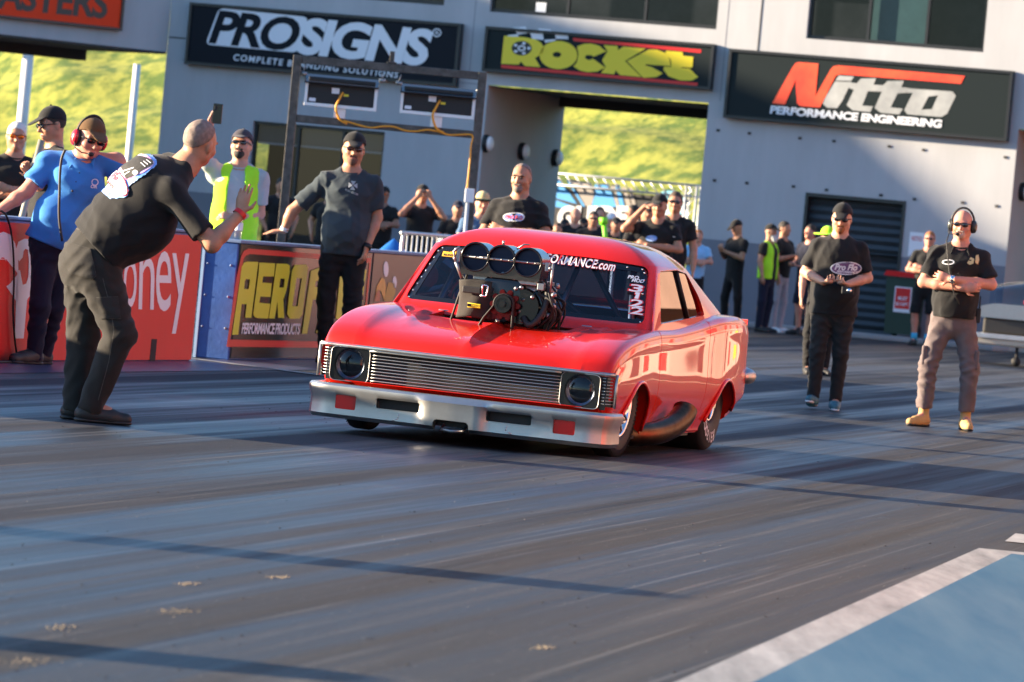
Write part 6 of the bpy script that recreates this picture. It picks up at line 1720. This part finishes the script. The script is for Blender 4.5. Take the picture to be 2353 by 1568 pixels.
# C: hi-vis man filming with a raised phone
YC = 48.3; lc = Vector((-661 / FPX * YC, YC, 0)); f = LPX(lc, 0, 1.86, YC)
JC = standing('down'); JC.update(elR=f(463, 345, -.15), wrR=f(484, 290, -.25), hdR=(.15, 0, 1), hnR=(.6, -.4, 0), cuR=25, elL=f(596, 492, .02), wrL=f(538, 500, -.22), hdL=(-1, -.1, .15), hnL=(0, .6, -.6), cuL=40)
PC = person('bearded man in grey T-shirt and hi-vis vest holding a phone up', JC, lc, 0, 1.86, .0095, 'fair', GTEE, NAVY, cap=M['brown_cap'] if False else cloth('navy_grey_cap', (.045, .04, .05)), glasses=M['shades'], beard=M['hair_dark'], headrot=(-8, -12, 0), vest=LIME, seed=3, sleeve=.75)
p = at(500, 262, YC - .30); e = empty('phone', p, R(0)); tag(e, 'black phone held up in front of the grey wall by hi-vis man', 'phone')
o = MB(); o.box(-.040, .040, -.005, .005, -.085, .085, .004); o.build('phone_body', M['blackgloss'], e)
o = MB(); o.box(-.030, -.006, -.009, -.005, .03, .07, .003); o.build('camera_bump', M['black'], e)

# D: tall man in charcoal tee leaning on the black barrier
YD = 46.9; ld = Vector((-404 / FPX * YD, YD, 0)); f = LPX(ld, 0, 1.90, YD)
JD = standing('down', stance=.07); JD.update(elR=f(672, 485, .08), wrR=f(652, 530, .12), hdR=(-1, .15, -.2), hnR=(0, .2, -1), cuR=8, elL=f(866, 500, .04), wrL=f(843, 568, -.10), hdL=(-.15, -.2, -1), hnL=(-1, .3, 0), cuL=30)
PD = person('tall man in charcoal T-shirt and black cap leaning one hand on barrier', JD, ld, 0, 1.90, .0085, 'tan', CHAR, BLK, cap=BLK, glasses=mat('brown_lens', (.05, .012, .012), .08, coat=.6), beard=cloth('stubble', (.16, .085, .06)), belly=.06, wide=1.06, headrot=(5, 2, 3), seed=4, sleeve=.78, hem=.82)
sdh = child(PD, 'shirt')
for a in range(4):
    t = a * math.pi / 2 + .1; c, s = math.cos(t), math.sin(t); decal('logo', sdh, curve_mesh([[(811 + x * c - y * s, 427 + x * s + y * c) for x, y in ((1.5, -1), (10, -6), (10, 6), (1.5, 1))]]), M['print_grey'], PD)
decal('lettering', sdh, text_fit('IRON CROSS', (793, 438), (822, 450), (794, 434), .02), M['print_grey'], PD)
wm = MB(); w_ = A3(JD['wrL']); d_ = nrm(w_ - A3(JD['elL'])); wm.tube([tuple(w_ - d_ * .02), tuple(w_ + d_ * .015)], .035, 14); wm.build('watch', M['black'], PD)
wm = MB(); w_ = A3(JD['wrR']); d_ = nrm(w_ - A3(JD['elR'])); wm.tube([tuple(w_ - d_ * .03), tuple(w_ + d_ * .0)], .034, 14); wm.build('wristband', M['white'], PD)

# E: goateed man with folded arms behind the car
YE = 48.6; le = Vector((-13 / FPX * YE, YE, 0))
PE = person('bald man with grey goatee and folded arms standing behind the car roof', standing('crossed'), le, -12, 1.80, .0085, 'tan', BLK, BLK, beard=M['hair_white'] if False else cloth('grey_goatee', (.20, .17, .15)), hair=M['hair_grey'], hairline=(.03, 1.69), eyes=True, wide=1.25, belly=.05, headrot=(-6, 3, 0), seed=5, sleeve=.75)
she = child(PE, 'shirt'); decal('logo', she, merge(*[curve_mesh([ellipse(1181 + dx, 500, 12, 9, 20)]) for dx in (-12, 12)]), M['pr_blue'], PE); decal('logo', she, curve_mesh([ellipse(1181, 499, 25, 10, 24), ellipse(1181, 499, 22, 8, 24)]), M['pr_white'], PE, k=1.6); decal('lettering', she, text_fit('PRO FLO', (1163, 503), (1200, 505), (1164, 495), .04), M['pr_red'], PE, k=2)

# T: walking man
lt = G(1893, 942)
JT = standing('front', stance=.11); JT.update(kneeR=(-.10, -.06, .50), ankR=(-.10, -.02, .10), toeR=(-.13, -.22, .02), kneeL=(.10, -.02, .50), ankL=(.09, .05, .085), toeL=(.10, -.14, 0), Rlift=(0, 0, .035))
PT = person('ginger bearded man walking in black T-shirt, dark joggers and teal runners', JT, lt, -4, 1.69, .0085, 'fair', BLK, DKJOG, shoe='tealshoe', cap=BLK, glasses=M['shades'], beard=M['hair_ginger'], belly=.07, wide=1.21, baggy=.95, headrot=(-3, 10, 2), seed=6, cuff=.03, sleeve=.82, hem=.80)
sht = child(PT, 'shirt'); decal('logo', sht, curve_mesh([ellipse(1944, 617, 36, 15.5, 28), ellipse(1944, 617, 33, 13, 28)]), M['pr_white'], PT); decal('logo', sht, fill(ellipse(1944, 617, 33, 13, 28), 1.3), mat('print_dark_blue', (.03, .05, .16), .8, col2=(.25, .10, .18), vscale=16), PT, k=1.3); decal('lettering', sht, text_fit('Pro Flo', (1918, 620), (1966, 622), (1922, 607), .04), M['pr_white'], PT, k=2.2); decal('lettering', sht, text_fit('PERFORMANCE', (1922, 627), (1968, 629), (1923, 622), .03), M['pr_white'], PT, k=2.2)
p = at(1948, 668, lt.y - .38); e = empty('small_camera', p); tag(e, 'small black camera held by the walking man in both hands', 'camera')
o = MB(); o.box(-.05, .05, -.02, .02, -.03, .03, .006); o.build('camera_body', M['black'], e); o = MB(); o.lathe([(0, .0), (.02, 0), (.02, .03), (0, .03)], 14, ax=(0, -1, 0), org=(.01, -.02, 0)); o.build('camera_lens', M['chrome'], e)

# W: official with headset, folded arms, tan boots
lw = G(2168, 985)
JW = standing('crossed', stance=.17); JW.update(toeR=(-.27, -.14, 0), toeL=(.20, -.17, 0))
PW = person('man with folded arms, black polo, headset, taupe cargo trousers and tan boots', JW, lw, -3, 1.71, .0085, 'pink', BLK, TAUPE, shoe='tanboot', glasses=M['shades'], headset=mat('dark_ear_cup', (.03, .035, .033), .3), polo=True, wide=1.06, belly=.04, baggy=1.08, headrot=(-8, 2, 0), seed=7, sleeve=.80, cuff=.10, beard=cloth('pale_stubble', (.50, .36, .30)), beardlen=-.012, hem=.88)
shw = child(PW, 'shirt'); decal('logo', shw, curve_mesh([ellipse(2179, 603, 14, 6, 20), ellipse(2179, 603, 11.5, 4, 20)]), M['print_white'], PW); decal('logo', shw, merge(curve_mesh([[(2222, 605), (2230, 592), (2238, 596), (2236, 606), (2228, 609)]]), curve_mesh([[(2240, 604), (2242, 588), (2248, 586), (2250, 597), (2246, 608)]])), mat('gold_embroidery', (.62, .50, .22), .6), PW)
wt = MB(); w_ = A3(JW['wrL']); wt.tube([tuple(w_ + A3((-.005, 0, 0))), tuple(w_ + A3((.03, 0, 0)))], .036, 14); wt.build('watch', M['chrome'], PW)
tr_w = child(PW, 'trousers')
for s in (1, -1):
    m = MB(); m.box(s * .212 - .02, s * .212 + .02, -.085, .075, .50, .66, .012); m.build('cargo_pocket', TAUPE, tr_w)
m = MB(); m.box(.175, .215, -.04, .02, .88, 1.0, .008); m.tube([(.20, -.02, 1.0), (.20, -.02, 1.10)], .006, 6); m.build('radio', M['black'], PW)
o = MB(); o.tube([(-.095, -.06, 1.62), (-.12, -.13, 1.52), (-.10, -.17, 1.40), (-.07, -.20, 1.25), (-.02, -.24, 1.10), (.03, -.22, 1.02)], .005, 6); o.build('headset_cord', M['black'], PW)

# ---- people beyond the barriers and by the building
def far_person(label, u, Y, h, rz, **kw):
    g = kw.pop('group', None); arms = kw.pop('arms', 'down'); st = kw.pop('stance', .10)
    kw.setdefault('vox', .012 if Y < 70 else .015)
    return person(label, standing(arms, st), Vector((u / FPX * Y, Y, kw.pop('z', 0))), rz, h, group=g, **kw)
far_person('white haired man with orange mirrored sunglasses and folded arms, far left edge', -1177, 47.0, 1.74, 14, arms='crossed', hair=M['hair_white'], glasses=M['shades_orange'], tone='tan', wide=1.1, vox=.0095, seed=11, headrot=(-6, 3, 0))
N_ = Vector((-1092 / FPX * 43.2, 43.2, 0))
JN = standing('down'); fN = LPX(N_, -62, 1.83, 43.2); JN.update(elR=fN(95, 430, -.1), wrR=fN(74, 400, -.25), hdR=(0, -.6, .5), hnR=(1, 0, 0), cuR=60)
person('man in black cap seen in profile, holding a pole beside the blue polo man', JN, N_, -62, 1.83, .0095, 'tan', BLK, GPANT, cap=BLK, glasses=M['shades'], headrot=(0, 14, 0), seed=12, hair=M['hair_dark'])
a, b_ = at(96, 322, 42.9), at(52, 494, 42.9); o = MB(); o.tube([tuple(a), tuple(b_), tuple(b_ + (b_ - a).normalized() * .9)], .026, 10); tag(o.build('wooden_pole', mat('grey_pole', (.27, .25, .20), .6, var=.2, vscale=10)), 'grey tapered pole slanting up behind the red barrier', 'pole')
far_person('dark bearded man in black hoodie by the glazed doors, left of rig post', -560, 85, 1.70, 20, arms='pocket', beard=M['hair_dark'], hair=M['hair_dark'], seed=13)
far_person('second man in black standing between charcoal shirt man and the glazed doors', -448, 84, 1.66, -20, arms='pocket', hair=M['hair_dark'], seed=29)
far_person('man in black cap and red glasses with folded arms, beside charcoal shirt man', -324, 86, 1.71, -15, arms='crossed', cap=BLK, glasses=M['shades_orange'], tone='dark', seed=14)
far_person('man in black cap lifting a camera to his eye behind the crowd barrier', -236, 77, 1.73, 10, arms='camera', cap=BLK, tone='tan', seed=15, wide=1.1)
far_person('shorter person in dark cap and black jacket behind the crowd barrier', -152, 78, 1.56, 0, arms='crossed', cap=NAVY, seed=16)
far_person('man in straw hat with dark green brim beside the rig post', -97, 62, 1.60, 12, arms='crossed', hat=(cloth('straw', (.60, .45, .22)), cloth('green_brim', (.02, .05, .03))), tone='fair', shirt=cloth('brown_blue_shirt', (.06, .12, .22)), seed=17)
JF = {'R': ((-.34, -.17, 1.38), (-.13, -.20, 1.645), (.9, -.05, .22), (0, .3, -1), 10), 'L': 'crossed'}
f_ = person('man in black cap shading his eyes with a raised hand behind the car', standing(JF), Vector((309 / FPX * 63, 63, 0)), -10, 1.77, .0105, 'tan', BLK, BLK, cap=BLK, headrot=(-4, 4, 0), seed=18, wide=1.1, eyes=True)
shf = child(f_, 'shirt'); decal('logo', shf, curve_mesh([ellipse(1497, 548, 13, 7, 16)]), M['pr_blue'], f_); decal('logo', shf, curve_mesh([[(1546, 543), (1552, 545), (1550, 575), (1544, 573)]]), M['print_white'], f_)
far_person('dark haired man in sunglasses just behind the saluting man', 344, 66.5, 1.86, -5, hair=M['hair_brown'], glasses=M['shades'], tone='tan', seed=19)
CG = 'spectators standing in the tunnel'
for i, (px, py, Y, cp_, lab, kw) in enumerate([
    (1291, 502, 88, BLK, 'spectator in black cap in the tunnel beside the goateed man', {}),
    (1316, 478, 86, None, 'balding spectator with hands clasped at his chest in the tunnel', dict(arms='front', tone='fair')),
    (1357, 486, 84, None, 'spectator in dark sunglasses and black shirt in the tunnel', dict(hair=M['hair_dark'], glasses=M['shades'], wide=1.15)),
    (1372, 476, 92, None, 'bareheaded spectator standing behind the one in dark sunglasses', dict(tone='fair', hair=M['hair_brown'])),
    (1398, 488, 90, WHITEC, 'spectator in pale cap behind the green strap in the tunnel', dict(tone='fair')),
    (1409, 498, 85, BLK, 'spectator in dark cap right of the green strap in the tunnel', {}),
    (1447, 471, 84, None, 'dark haired spectator left of the saluting man, turned sideways', dict(rz=-60, hair=M['hair_dark'], tone='tan')),
    (1481, 465, 72, BLK, 'spectator in black cap close behind the saluting man', {}),
    (1274, 512, 80, None, 'spectator in blue shirt half hidden behind the goateed man', dict(shirt=BLUE, hair=M['hair_brown'])),
    (1335, 500, 94, BLK, 'spectator in black cap standing behind the clasped hands man', {}),
    (1425, 505, 93, None, 'dark haired spectator in the shade between the capped ones', dict(hair=M['hair_dark'])),
    (1462, 492, 88, BLK, 'spectator in black cap and shirt left of the saluting man', {}),
    (1300, 520, 95, None, 'bareheaded spectator low in the crowd by the banner', dict(hair=M['hair_brown'])),
    (1598, 528, 90, None, 'person in pale blue shirt at the tunnel wall edge', dict(shirt=LBLUE, tone='fair', hair=M['hair_ginger']))]):
    u, v = uv_(px, py); h_ = CAMH - (v + 250) / FPX * Y
    kw = dict(kw); rz = kw.pop('rz', -8 + 5 * (i % 4)); kw.setdefault('arms', 'crossed' if i % 2 else 'down')
    u += (py - 600) * 0 + 8
    far_person(lab, u, Y, h_ - (.02 if cp_ else 0), rz, cap=cp_, seed=30 + i, group=CG, **kw)
a, b_ = at(1386, 500, 82), at(1391, 546, 82); o = MB(); o.tube([tuple(a), tuple(a + (b_ - a) * .35)], .06, 8); o.tube([tuple(a + (b_ - a) * .35), tuple(b_), (b_.x, 82, 0)], .035, 8); tag(o.build('safety_post', mat('lime_post', (.20, .75, .02), .5)), 'lime green post standing among the spectators in the tunnel', 'post')
WG_ = 'people waiting along the grey wall'
def wall_person(label, px, py, Y, h, rz, **kw):
    u, v = uv_(px, py); return far_person(label, u, Y, h, rz, group=WG_, **kw)
wall_person('man in black cap looking at a phone against the grey wall', 1686, 640, 91.5, 1.74, -55, arms='phone', cap=BLK, seed=41, headrot=(0, 25, 0), stance=.18)
wall_person('grey bearded man in hi-vis vest standing by the grey wall', 1762, 640, 90.5, 1.71, 58, arms='down', cap=BLK, beard=M['hair_white'], beardlen=.05, vest=LIME, seed=42, pants=NAVY)
wall_person('man in light grey joggers and white shoes by the grey wall', 1793, 640, 91.3, 1.79, 55, arms='phone', hair=M['hair_dark'], pants=JOG, shoe='shoe_white', seed=43)
wall_person('man in black shorts facing left beside the roller door', 1852, 640, 90.8, 1.77, -50, arms='front', hair=M['hair_dark'], shorts=True, shirt=NAVY, pants=NAVY, tone='pink', seed=44)
wall_person('man in black shorts, sunglasses and bright blue socks beside the bin', 2126, 660, 91.0, 1.84, -12, arms='crossed', hair=M['hair_ginger'], glasses=M['shades'], shorts=True, tone='pink', socks=mat('blue_socks', (.05, .42, .65), .8), seed=45)
u, v = uv_(1893, 640); person('person in lime sun hat and black clothes behind the walking man', standing('down'), Vector((u / FPX * 60.5, 60.5, 0)), 10, 1.56, .012, 'fair', BLK, BLK, hat=(LIME, LIME), seed=46)

# ---- the driver
dl = CF.world(-.44 * KX, 1.76 * KY, .0)
gq = CF.hity(1048, 678, 1.20 * KY)
JV = standing('down'); JV.update(pelvis=(0, .02, .42), waist=(0, .05, .55), chest=(0, .05, .72), neck=(0, .03, .88), headp=(0, .0, .935), shR=(-.17, .03, .84), shL=(.17, .03, .84), elR=(-.24, -.20, .66), wrR=(gq.x + .44 * KX, (1.20 - 1.76) * KY, gq.z - .04), elL=(.24, -.2, .68), wrL=(.14, -.42, .80), hdR=(.3, -.8, .5), hnR=(.8, 0, -.3), cuR=70, hdL=(-.3, -.8, .5), hnL=(-.8, 0, -.3), cuL=70,
    hipR=(-.09, 0, .42), hipL=(.09, 0, .42), kneeR=(-.12, -.45, .48), kneeL=(.12, -.45, .48), ankR=(-.12, -.80, .30), ankL=(.12, -.8, .3), toeR=(-.12, -1.0, .22), toeL=(.12, -1.0, .22))
DR = person('driver in red gloves and dark helmet at the wheel of the drag car', JV, dl, -11, 1.78, .012, 'tan', cloth('red_race_suit', (.30, .012, .012)), cloth('red_race_suit', (.30, .012, .012)), sleeve=1.0)
o = MB(); o.ball((0, .0, 1.03), .145, sy=1.1, sz=1.05, seg=20); o.build('helmet', M['blackgloss'], DR)
for s, k in ((-1, 'R'), (1, 'L')):
    c = Sdf(.006); w_ = A3(JV['wr' + k]); d_ = nrm(JV['hd' + k]); c.cone(w_ - d_ * .05, .038, w_ + d_ * .07, .045, .02)
    for q in range(4): b_ = w_ + d_ * .085 + A3((s * .01, 0, .03 - .022 * q)); c.cone(b_, .013, b_ + A3((-s * .05, -.03, .01)), .012, .006)
    link('glove', c.mesh('glove'), DR, (mat('red_glove', (.50, .03, .04), .7, col2=(.7, .45, .45), vscale=18),))
